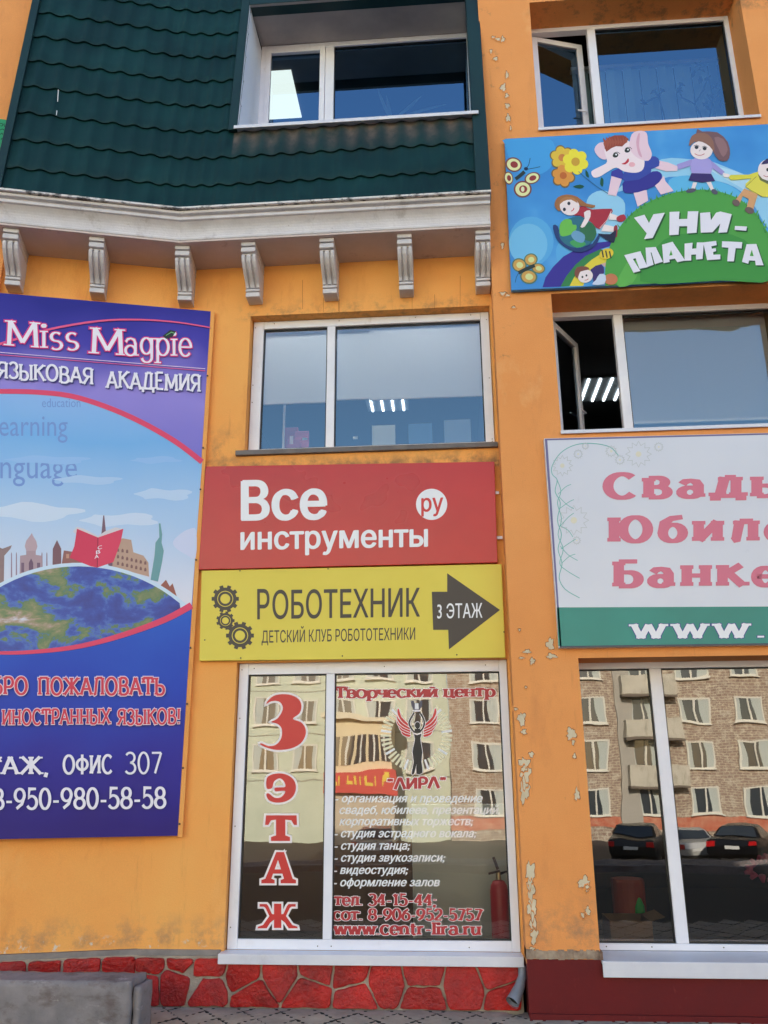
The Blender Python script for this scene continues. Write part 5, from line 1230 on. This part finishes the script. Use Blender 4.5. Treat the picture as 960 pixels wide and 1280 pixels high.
for (cx, ry, dz) in ((0, 1, 0),):
    shape([(-60, 850), (-10, 840), (15, 850), (68, 830), (60, 850), (25, 890), (22, 1060), (-60, 1060)], S(146, 122, 124))
    for x in (66, 94, 268, 240): shape([(x - 4, 1020), (x + 4, 1020), (x + 3, 880), (x, 868), (x - 3, 880)], S(150, 128, 150))
    shape([(112, 1010), (240, 1000), (240, 890), (205, 885), (205, 860), (150, 860), (150, 885), (115, 890)], S(176, 150, 160))
    shape([(150, 862), (142, 835), (150, 805), (176, 770), (182, 760), (188, 775), (208, 808), (214, 838), (206, 862)], S(190, 164, 174), f=zP)
    shape([(165, 1000), (190, 1000), (190, 930), (178, 905), (165, 930)], S(110, 84, 110)); shape([(122, 985), (138, 985), (138, 930), (122, 930)], S(120, 94, 118)); shape([(212, 985), (230, 985), (230, 930), (212, 930)], S(120, 94, 118))
    shape([(300, 960), (350, 955), (350, 850), (326, 800), (302, 850)], S(126, 90, 100)); shape([(350, 955), (540, 955), (535, 880), (490, 870), (470, 820), (455, 780), (438, 822), (420, 868), (365, 860)], BRN)
    shape([(378, 880), (395, 880), (395, 905), (378, 905)], S(200, 150, 130)); shape([(430, 880), (450, 880), (450, 915), (430, 915)], S(196, 150, 130)); shape([(490, 890), (510, 890), (510, 920), (490, 920)], S(196, 150, 130))
    shape([(528, 950), (566, 950), (582, 905), (606, 905), (622, 950), (652, 950), (622, 860), (606, 760), (596, 660), (590, 660), (580, 760), (562, 860)], MAU)
    shape([(560, 888), (628, 888), (626, 876), (562, 876)], S(90, 64, 84)); shape([(576, 790), (612, 790), (610, 780), (578, 780)], S(90, 64, 84))
    shape([(642, 960), (646, 870), (660, 815), (700, 790), (750, 800), (762, 870), (820, 890), (848, 930), (852, 1010), (760, 985)], TAN)
    for r_ in range(3):
        for k in range(7):
            x = 668 + k * 26; y = 845 + r_ * 38 + k * (6 if r_ else 4)
            if r_ == 0 and k > 2: continue
            shape([(x, y + 22), (x, y + 8), (x + 6, y), (x + 13, y + 8), (x + 13, y + 22)], S(132, 96, 96))
    shape([(548, 305), (575, 312), (590, 240), (596, 200), (588, 170), (590, 140), (584, 100), (578, 100), (580, 150), (566, 170), (562, 220)], S(110, 160, 166), f=z5)
    shape([(575, 335), (604, 305), (618, 330), (628, 318), (652, 392), (640, 390), (600, 350)], S(160, 96, 84), f=z5)
gc = (98, 905); gr = 197
pts = [(gc[0] + gr * math.cos(R(a)), gc[1] + gr * math.sin(R(a))) for a in range(-150, -46, 4)]
low = [tuple(q) for q in bot_arc if -75 < q.x < 232][::-1]
A_.line([(gc[0] + (gr + 1) * math.cos(R(a)), gc[1] + (gr + 1) * math.sin(R(a))) for a in range(-140, -44, 4)], 7, S(206, 226, 246))
A_.poly(pts + low, GLB)
# red ABC book standing on the globe
by = 96
bk = lambda L_: [(x, y + by) for x, y in L_]
shape(bk([(418, 655), (440, 630), (480, 640), (560, 682), (600, 655), (660, 632), (700, 640), (690, 670), (580, 700), (450, 690)]), S(214, 208, 216))
shape(bk([(440, 640), (560, 690), (556, 862), (520, 855), (398, 806), (425, 740)]), S(214, 56, 92)); shape(bk([(560, 690), (705, 640), (690, 715), (648, 830), (556, 862)]), S(222, 66, 100)); A_.line([zP(*q) for q in bk([(560, 690), (556, 862)])], .9, S(130, 26, 60))
for k, ch in enumerate('ABC'): A_.txt(ch, *[(lambda a: a)(v) for v in (zP(540 + k * 9, 0)[0], zP(565 + k * 9, 0)[0])], zP(0, 812 - k * 26 + by)[1], zP(0, 806 - k * 26 + by)[1], 4.6, PW, bold=.01)
A_.line(top_arc, 6.2, PKD, taper=(.9, 1.1)); A_.line(bot_arc, 5.6, PKD, taper=(.3, 1.5))
A_.build('artwork', o)
A_ = Art(spP, .008)
A_.line([z4(*q) for q in ((-500, 350), (-200, 322), (0, 276), (200, 216), (420, 178), (600, 172), (760, 183), (902, 206))], 2.6, PKL, sm=4, taper=(1.4, .6))
A_.line([z4(-560, 230), z4(0, 312), z4(880, 382)], .9, S(226, 200, 236)); A_.line([z4(-560, 241), z4(0, 322), z4(880, 391)], .9, PKL)
mk = dict(thick=.13, thin=.055, serif=.10, sth=.05, gap=.15, jit=.03, halo=S(220, 50, 130), hw=.04)
A_.sk('M', 9, 48, 431.5, 434.5, 31, PW, **mk); A_.sk('iss', 52, 98, 436, 437, 31, PW, **mk)
A_.sk('M', 115, 154, 441.5, 444, 32, PW, **mk); A_.sk('agpie', 156, 239, 444.5, 446.5, 31, PW, **mk)
A_.poly([z4(*q) for q in ((697, 242), (730, 216), (755, 222), (740, 245), (712, 255))], (.02, .03, .03)); A_.line([z4(712, 240), z4(735, 226), z4(750, 232)], .8, S(120, 190, 120))
lk = dict(thick=.2, thin=.13, serif=.05, sth=.1, gap=.17, jit=.05)
for dx, dy, cc in ((1.0, 1.2, S(60, 60, 130)), (0, 0, PW)):
    A_.sk('ЯЗЫКОВАЯ', -2 + dx, 116 + dx, 472 + dy, 481.5 + dy, 19.5, cc, **lk); A_.sk('АКАДЕМИЯ', 134 + dx, 250 + dx, 484.5 + dy, 490.5 + dy, 20.5, cc, **lk)
for dx, dy, cc, hl in ((1.0, 1.4, S(30, 30, 90), None), (0, 0, S(214, 60, 84), S(232, 208, 222))):
    A_.sk('ДОБРО', -44 + dx, 34 + dx, 867.5 + dy, 868 + dy, 21, cc, thick=.2, thin=.13, serif=.05, sth=.1, gap=.2, halo=hl, hw=.055); A_.sk('ПОЖАЛОВАТЬ', 49 + dx, 205 + dx, 868.5 + dy, 868.5 + dy, 21, cc, thick=.2, thin=.13, serif=.05, sth=.1, gap=.2, halo=hl, hw=.055)
    A_.sk('ИНОСТРАННЫХ', 4 + dx, 138 + dx, 906 + dy, 904.5 + dy, 18.5, cc, thick=.2, thin=.13, serif=.05, sth=.1, gap=.2, halo=hl, hw=.055); A_.sk('ЯЗЫКОВ!', 148 + dx, 225 + dx, 906 + dy, 904.5 + dy, 18.5, cc, thick=.2, thin=.13, serif=.05, sth=.1, gap=.2, halo=hl, hw=.055)
lk = dict(thick=.21, thin=.13, serif=.05, sth=.1, gap=.2)
A_.sk('ЭТАЖ,', -38, 61, 967.5, 967.5, 21.5, PW, **lk); A_.sk('ОФИС', 80, 140, 967, 966.5, 22.5, PW, **lk); A_.sk('307', 157, 202, 967, 966.5, 26, PW, thick=.13, thin=.1, gap=.14)
A_.sk('8-950-980-58-58', -8, 207, 1011.5, 1009.5, 25, PW, thick=.18, thin=.12, serif=.03, gap=.13)
A_.build('lettering', o)
# --- small green sign at the far left
o = empty('green_sign', lp(1.62, .08, 7.2), 'small green sign with dark writing at the left edge beside the roof', 'sign')
G0 = P0 + NL * .085
spG = lambda x, y, e=0: on(x, y, G0, NL) + NL * e
panel('panel', [(-60, 140), (40, 154), (40, 218), (-60, 206)], .03, vinyl('green_vinyl', S(30, 150, 92), S(40, 164, 104), .4), o, spG)
A_ = Art(spG)
z0_ = lambda x, y: (x / 4.27, 100 + y / 4.27)
for pts in ([(0, 235), (8, 232), (16, 238), (10, 246), (2, 244)], [(22, 232), (24, 248), (34, 246), (34, 236)], [(0, 268), (12, 262), (22, 268)], [(0, 292), (10, 284), (14, 292)], [(4, 318), (14, 312), (20, 322)], [(-6, 368), (8, 360), (16, 366)]): A_.line([z0_(*q) for q in pts], .9, S(14, 60, 40), sm=3)
A_.build('lettering', o)

# --- children's centre sign
sp = ptC(YS); o = empty('children_sign', at(800, 260, YS), 'blue painted children\'s centre sign with green hill reading УНИ-ПЛАНЕТА', 'sign')
m, N, L, B = newmat('painted_blue'); tc = N.new('ShaderNodeTexCoord'); n1 = node(N, 'ShaderNodeTexNoise', Scale=1.3, Detail=3.0); L.new(tc.outputs['Object'], n1.inputs['Vector'])
r = ramp(N, [(.3, S(44, 128, 206)), (.55, S(66, 152, 222)), (.75, S(112, 186, 234))]); L.new(n1.outputs[0], r.inputs[0]); L.new(r.outputs[0], B.inputs['Base Color']); B.inputs['Roughness'].default_value = .5; BLUEP = m
panel('panel', [(630.7, 173.4), (1200, far(630.7, 173.4, 155, 1200)), (1200, far(639.3, 362.8, 347, 1200)), (639.3, 362.8)], .04, BLUEP, o, sp)
a_ = lambda L_: [(620 + x / 5.333, 150 + y / 5.333) for x, y in L_]; b_ = lambda L_: [(780 + x / 5.333, 150 + y / 5.333) for x, y in L_]
ax = lambda x, y: (620 + x / 5.333, 150 + y / 5.333); bx = lambda x, y: (780 + x / 5.333, 150 + y / 5.333)
A_ = Art(sp)
LB1 = S(90, 172, 228); LB2 = S(116, 190, 234); CL = S(150, 206, 238); CL2 = S(180, 220, 244)
A_.poly(a_([(64, 170), (64, 130), (330, 125), (390, 170), (395, 260), (340, 340), (240, 370), (120, 330)]), S(70, 160, 226), 3)
A_.ell(*ax(235, 810), 28, 31, LB1); A_.ell(*ax(215, 830), 24, 26, LB2)
A_.poly(a_([(400, 900), (420, 820), (470, 800), (640, 860), (640, 1000), (460, 1040)]), LB1, 3)
A_.poly(a_([(600, 600), (620, 510), (700, 470), (800, 500), (860, 560), (840, 700), (760, 760), (640, 740)]), CL, 3)
A_.poly(b_([(-40, 480), (60, 380), (250, 262), (440, 262), (560, 270), (720, 330), (880, 390), (1100, 420), (1100, 760), (960, 720), (860, 560), (740, 450), (560, 395), (300, 380)]), CL, 3)
A_.poly(b_([(300, 400), (420, 370), (600, 400), (760, 470), (860, 600), (780, 640), (500, 520), (330, 480)]), S(96, 184, 232), 3)
A_.poly(b_([(520, 300), (720, 335), (900, 420), (900, 520), (760, 440), (600, 350)]), CL2, 3)
# rainbow in the corner
cxr, cyr = ax(860, 1330)
def band(r0, r1, col, a0, a1):
    P_ = [(cxr + r1 * math.cos(R(a)) * 1.02, cyr + r1 * math.sin(R(a))) for a in range(a0, a1 + 1, 4)] + [(cxr + r0 * math.cos(R(a)) * 1.02, cyr + r0 * math.sin(R(a))) for a in range(a1, a0 - 1, -4)]
    A_.poly(P_, col)
LIM = (lambda P_: P_)
A_.poly(a_([(310, 1116), (330, 1050), (380, 980), (450, 910), (540, 860), (660, 820), (780, 805), (800, 830), (700, 860), (600, 905), (530, 965), (470, 1040), (430, 1112)]), S(56, 44, 148), 0)
A_.poly(a_([(430, 1112), (470, 1040), (530, 965), (600, 905), (700, 860), (720, 880), (640, 930), (570, 990), (520, 1050), (490, 1108)]), S(52, 130, 70), 0)
A_.poly(a_([(490, 1108), (520, 1050), (570, 990), (640, 930), (720, 880), (800, 850), (800, 960), (700, 960), (620, 1010), (580, 1106)]), S(226, 208, 60), 0)
A_.poly(a_([(700, 960), (800, 930), (830, 1000), (830, 1090), (780, 1090), (740, 990)]), S(206, 170, 160), 0)
# butterflies
def butterfly(wings, body_, out_, inn, dot):
    for (x, y, rx, ry, rot) in wings:
        A_.ell(*ax(x, y), rx / 5.333, ry / 5.333, out_, rot); A_.ell(*ax(x, y), rx * .82 / 5.333, ry * .82 / 5.333, inn, rot); A_.ell(*ax(x + 3, y), rx * .45 / 5.333, ry * .45 / 5.333, dot, rot)
    A_.line(a_(body_), 4.5, S(40, 52, 50), sm=3)
butterfly([(118, 298, 56, 48, 20), (84, 388, 30, 44, -10), (242, 388, 54, 38, -20), (178, 462, 60, 56, 0)], [(130, 395), (160, 372), (190, 345)], S(124, 66, 62), S(228, 232, 170), S(150, 52, 48))
A_.ell(*ax(178, 462), 2.2, 3.2, S(228, 232, 190)); A_.line(a_([(200, 328), (218, 300), (228, 255)]), .7, S(30, 40, 50)); A_.line(a_([(205, 330), (260, 320), (295, 312)]), .7, S(30, 40, 50)); A_.ell(*ax(200, 326), 2.6, 2.2, S(24, 40, 70))
butterfly([(155, 968, 50, 46, 20), (232, 932, 46, 42, -15), (282, 990, 46, 34, 10), (218, 1046, 58, 48, 10)], [(150, 1020), (200, 995), (258, 970)], S(86, 120, 96), S(206, 160, 80), S(214, 220, 150))
A_.line(a_([(150, 1022), (135, 1050), (128, 1085)]), .6, S(30, 70, 80))
# flowers
def flower(x, y, r, pet, cen, n=6):
    for k in range(n):
        a = 2 * math.pi * k / n + .3; A_.ell(*ax(x + r * .72 * math.cos(a), y + r * .72 * math.sin(a)), r * .46 / 5.333, r * .46 / 5.333, pet)
    A_.ell(*ax(x, y), r * .38 / 5.333, r * .38 / 5.333, cen)
for (x, y, r) in ((440, 252, 66), (448, 372, 64)): flower(x, y, r + 6, S(120, 104, 60), S(120, 104, 60))
flower(440, 252, 64, S(226, 190, 60), S(206, 130, 60)); flower(448, 372, 62, S(222, 150, 60), S(196, 104, 40)); flower(530, 280, 74, S(240, 226, 60), S(206, 160, 50))
A_.line(a_([(550, 345), (600, 390), (680, 450), (760, 500)]), .8, S(50, 100, 140), sm=3)
for P_ in ([(596, 335), (612, 350), (620, 385), (600, 375)], [(512, 445), (560, 432), (588, 445), (560, 458)], [(700, 385), (716, 400), (712, 445), (694, 430)]): A_.poly(a_(P_), S(24, 84, 60), 2)
# hill with grass
HG = S(78, 160, 66); HD = S(56, 132, 58)
hill = [(756.5, 357.5), (757, 330), (765, 301), (780, 277), (800, 259), (830, 244.5), (862, 238), (892, 238.5), (920, 247), (940, 262), (955, 283), (968, 310), (978, 347.5)]
hs = smooth_pts(hill, 4, False); rg = random.Random(2)
A_.poly([tuple(q) for q in hs], HG)
for k in range(8, len(hs) - 6):
    for _ in range(2):
        q = hs[k] + Vector((rg.uniform(-2, 2), 1.5)); A_.poly([(q.x - 1.2, q.y + 1), (q.x + 1.2, q.y + 1), (q.x + rg.uniform(-4, 4), q.y - rg.uniform(3, 7))], HG if rg.random() < .6 else HD)
A_.poly([(800, 352), (830, 300), (880, 292), (930, 300), (965, 350), (900, 351)], S(62, 146, 58), 3); A_.poly([(770, 356), (790, 320), (800, 330), (790, 355)], S(96, 176, 76), 3)
A_.poly([(1000, 347), (1010, 300), (1060, 270), (1130, 280), (1190, 330), (1190, 341)], HG)
SKN = S(240, 226, 226); PNK = S(236, 206, 220); 
# elephant girl in a blue dress
A_.poly(b_([(60, 478), (150, 470), (160, 540), (90, 580)]), PNK, 0); A_.poly(b_([(205, 440), (265, 375), (275, 410), (330, 475), (245, 500)]), PNK, 0)
A_.poly(a_([(770, 370), (840, 390), (800, 510), (745, 500)]), PNK, 0); A_.poly(b_([(215, 270), (290, 285), (355, 310), (355, 342), (280, 345), (210, 325)]), PNK, 0)
A_.poly(a_([(770, 345), (830, 320), (860, 390), (850, 400), (765, 375)]), S(60, 60, 160), 0)
A_.poly(b_([(0, 350), (100, 340), (130, 290), (180, 245), (228, 258), (232, 310), (180, 330), (170, 380), (60, 420), (0, 410)]), S(56, 74, 166), 2)
A_.poly(b_([(0, 412), (100, 400), (190, 345), (240, 352), (252, 390), (200, 445), (90, 485), (5, 488), (-10, 450)]), S(52, 48, 146), 2)
A_.poly(a_([(655, 200), (690, 155), (740, 165), (740, 260), (690, 255)]), PNK, 3)
A_.poly(a_([(720, 200), (760, 150), (850, 130), (930, 180), (985, 260), (980, 330), (930, 355), (850, 345), (800, 320), (740, 350), (690, 380), (650, 385), (634, 350), (660, 330), (700, 310), (740, 280)]), S(244, 226, 232), 3)
A_.poly(b_([(35, 180), (50, 100), (100, 75), (150, 90), (160, 160), (185, 230), (160, 275), (100, 260), (60, 230)]), PNK, 3); A_.poly(b_([(80, 150), (95, 95), (105, 100), (100, 180), (120, 250), (95, 230)]), S(220, 170, 190), 3)
A_.poly(a_([(715, 160), (740, 125), (790, 105), (850, 105), (885, 130), (860, 160), (840, 180), (800, 178), (770, 190), (735, 215), (725, 190)]), S(150, 70, 50), 0)
for k in range(9): A_.poly(a_([(725 + k * 17, 200 - k * 5), (740 + k * 17, 150), (712 + k * 19, 120 - (k % 3) * 8)]), S(166, 84, 60))
for (x, y) in ((796, 238), (875, 205)): A_.ell(*ax(x, y), 3.6, 2.9, (.02, .03, .03), -20); A_.ell(*ax(x + 4, y - 4), 1.2, 1.0, WHITE); A_.line(a_([(x - 18, y + 8), (x - 10, y - 14), (x + 14, y - 20), (x + 30, y - 8)]), .7, (.02, .03, .03), sm=2)
A_.poly(a_([(835, 295), (860, 285), (880, 258), (885, 280), (860, 300)]), S(196, 50, 60), 2); A_.ell(*ax(905, 300), 4, 3, S(240, 180, 190))
# girl with a ponytail
A_.poly(b_([(480, 95), (490, 62), (520, 80), (620, 85), (690, 150), (705, 230), (685, 275), (630, 270), (590, 210), (560, 170), (470, 150)]), S(120, 88, 92), 2); A_.poly(b_([(600, 120), (660, 130), (690, 200), (660, 250), (630, 200)]), S(146, 110, 112), 2)
A_.poly(b_([(350, 300), (450, 265), (470, 300), (360, 335)]), S(160, 150, 214), 0); A_.poly(b_([(560, 262), (600, 290), (670, 350), (650, 370), (580, 320)]), S(160, 150, 214), 0)
A_.poly(b_([(448, 290), (470, 258), (560, 258), (580, 290), (578, 362), (450, 358)]), S(170, 160, 222), 2); A_.poly(b_([(448, 358), (580, 362), (606, 410), (520, 420), (428, 405)]), S(56, 40, 104), 0)
A_.poly(b_([(460, 418), (486, 420), (470, 465), (446, 462)]), SKN); A_.poly(b_([(548, 418), (578, 416), (600, 470), (580, 474)]), SKN); A_.ell(*bx(445, 474), 6.5, 2.6, S(86, 84, 100), -10); A_.ell(*bx(602, 482), 4.4, 3.0, S(86, 84, 100), 30)
A_.ell(*bx(515, 205), 14, 11.5, SKN); A_.poly(b_([(432, 165), (450, 110), (500, 90), (560, 100), (595, 150), (600, 215), (570, 180), (520, 150), (470, 148), (440, 175)]), S(146, 104, 86), 2)
for x, y in ((482, 186), (536, 194)): A_.ell(*bx(x, y), 2.4, 2.2, (.03, .03, .04)); A_.line(b_([(x - 18, y - 8), (x, y - 16), (x + 18, y - 6)]), .6, (.03, .03, .03), sm=2)
A_.line(b_([(470, 228), (490, 238), (515, 238), (535, 228)]), .8, S(190, 80, 90), sm=3); A_.line(b_([(508, 200), (500, 212)]), .5, S(120, 80, 80)); A_.poly(b_([(655, 355), (700, 365), (706, 385), (665, 385)]), SKN)
# boy in yellow
A_.poly(b_([(708, 370), (830, 368), (900, 345), (905, 390), (820, 395), (712, 404)]), S(222, 214, 70), 2); A_.poly(b_([(880, 380), (950, 400), (1000, 410), (990, 500), (920, 515), (808, 450), (830, 410)]), S(226, 216, 80), 2); A_.line(b_([(880, 380), (808, 450), (918, 515)]), .5, S(90, 84, 30))
A_.poly(b_([(800, 460), (890, 500), (860, 600), (815, 590), (830, 530), (790, 510), (770, 560), (738, 540)]), S(214, 160, 110), 0); A_.ell(*bx(745, 556), 5, 4, S(110, 90, 84), 30); A_.ell(*bx(835, 606), 6, 4, S(110, 90, 84), 20)
A_.ell(*bx(960, 340), 13, 14, SKN); A_.poly(b_([(912, 300), (950, 262), (1010, 262), (1030, 310), (960, 295)]), S(50, 40, 90), 2); A_.ell(*bx(955, 335), 1.6, 2.2, (.03, .03, .03)); A_.line(b_([(928, 372), (945, 382), (965, 378)]), .8, S(190, 90, 90), sm=2); A_.poly(b_([(890, 362), (920, 395), (965, 412), (960, 432), (905, 405)]), S(106, 110, 60), 0)
A_.ell(*bx(1000, 338), 1.6, 2.2, (.03, .03, .03)); A_.poly(b_([(990, 420), (1080, 400), (1120, 430), (1060, 450), (985, 470)]), S(222, 214, 70), 2)
# girl lying on a globe
A_.poly(a_([(380, 705), (410, 710), (430, 770), (480, 830), (560, 855), (640, 830), (680, 770), (690, 790), (650, 850), (570, 885), (490, 870), (420, 820), (388, 760)]), S(36, 60, 116), 2)
A_.ell(*ax(542, 752), 23.5, 19.5, S(44, 110, 130)); A_.poly(a_([(425, 700), (460, 665), (500, 670), (510, 700), (535, 705), (530, 740), (490, 770), (430, 775)]), S(110, 190, 76), 3); A_.poly(a_([(560, 700), (640, 690), (668, 760), (640, 810), (590, 800), (565, 760)]), S(50, 110, 70), 3); A_.poly(a_([(490, 820), (540, 800), (600, 830), (540, 855)]), S(70, 160, 90), 3); A_.poly(a_([(500, 770), (530, 740), (590, 770), (580, 820), (530, 810)]), S(110, 160, 196), 3)
A_.poly(a_([(540, 590), (590, 580), (640, 600), (770, 595), (760, 640), (690, 732), (640, 690), (560, 640), (520, 640)]), S(170, 44, 58), 2); A_.line(a_([(768, 610), (740, 670), (690, 725)]), .7, S(240, 220, 220))
A_.poly(a_([(760, 625), (820, 645), (815, 672), (750, 668)]), SKN); A_.poly(a_([(720, 700), (790, 715), (780, 750), (700, 745)]), SKN); A_.poly(a_([(805, 650), (850, 632), (866, 660), (840, 682), (806, 676)]), S(170, 44, 58), 2); A_.poly(a_([(785, 715), (808, 708), (806, 780), (785, 778)]), S(150, 50, 56), 2)
A_.poly(a_([(680, 760), (760, 765), (800, 735), (790, 810), (770, 820), (700, 780)]), S(30, 34, 60), 2)
A_.poly(a_([(585, 620), (625, 605), (628, 650), (590, 715), (562, 715), (590, 660)]), SKN, 2)
A_.poly(a_([(390, 560), (410, 520), (470, 500), (540, 515), (600, 560), (660, 572), (640, 590), (560, 575), (440, 600), (420, 612), (396, 590)]), S(160, 106, 60), 2); A_.ell(*ax(490, 580), 12.5, 11, SKN, 20)
A_.poly(a_([(420, 570), (430, 535), (470, 515), (520, 525), (545, 560), (500, 535), (450, 545)]), S(176, 120, 70), 2)
for x, y in ((455, 600), (485, 560)): A_.ell(*ax(x, y), 1.9, 2.2, (.03, .03, .04))
A_.line(a_([(500, 612), (515, 602), (518, 590)]), 1.0, S(196, 50, 60), sm=2)
# bee and boy at the lower edge
A_.ell(*ax(735, 895), 9, 6.5, S(226, 200, 50), -20)
for k in range(3): A_.line(a_([(705 + k * 25, 870 + k * 4), (715 + k * 25, 920 + k * 2)]), 1.8, S(60, 60, 40))
A_.poly(a_([(630, 1000), (700, 965), (720, 1020), (660, 1095), (645, 1060)]), S(60, 44, 110), 2); A_.ell(*ax(595, 1045), 9.5, 8, SKN, -20); A_.poly(a_([(522, 1030), (540, 985), (600, 980), (620, 1000), (560, 1015), (545, 1060)]), S(130, 76, 60), 2); A_.ell(*ax(765, 1065), 8.5, 7, S(196, 120, 80)); A_.poly(a_([(690, 1030), (730, 1040), (720, 1098), (640, 1100), (665, 1070)]), S(200, 214, 236), 2)
for x, y in ((575, 1050), (602, 1040)): A_.ell(*ax(x, y), 1.2, 1.4, (.03, .03, .04))
A_.line(a_([(590, 1072), (605, 1070), (615, 1062)]), .7, S(190, 70, 70))
A_.build('artwork', o)
# the white cut letters of the name
UNI = [[(65, 655), (135, 635), (165, 690), (195, 632), (270, 622), (190, 790), (132, 798), (150, 760)], [(302, 617), (368, 614), (364, 665), (420, 663), (424, 613), (494, 612), (482, 755), (418, 760), (420, 712), (366, 712), (362, 768), (300, 772)],
 [(505, 624), (572, 618), (578, 672), (612, 622), (640, 614), (716, 632), (684, 752), (626, 756), (640, 694), (588, 752), (510, 755)], [(738, 710), (818, 714), (812, 742), (735, 736)],
 [(0, 905), (108, 878), (156, 985), (102, 996), (76, 925), (58, 930), (108, 1010), (62, 1022)], [(142, 855), (210, 850), (258, 948), (204, 965), (182, 888), (176, 886), (196, 968), (150, 985)],
 [(252, 835), (322, 815), (406, 940), (354, 952), (338, 928), (300, 934), (304, 950), (262, 958)], [(402, 828), (456, 822), (452, 862), (480, 860), (484, 820), (530, 820), (522, 930), (478, 934), (478, 900), (446, 902), (446, 940), (402, 942)],
 [(526, 820), (612, 810), (616, 838), (580, 846), (584, 862), (610, 858), (612, 878), (592, 884), (594, 902), (640, 900), (640, 932), (552, 938)], [(652, 812), (786, 818), (782, 860), (742, 858), (730, 946), (686, 946), (694, 856), (650, 852)], [(815, 832), (880, 830), (928, 972), (876, 972), (872, 942), (832, 940), (826, 962), (784, 950)]]
A_ = Art(sp, .008)
for P_ in UNI: A_.poly(b_([(x + 9, y + 9) for x, y in P_]), S(34, 84, 40))
for P_ in UNI: A_.poly(b_(P_), S(232, 230, 242))
A_.poly(b_([(312, 870), (322, 905), (300, 908)]), HG); A_.poly(b_([(850, 868), (862, 912), (836, 910)]), HG)
A_.build('lettering', o)
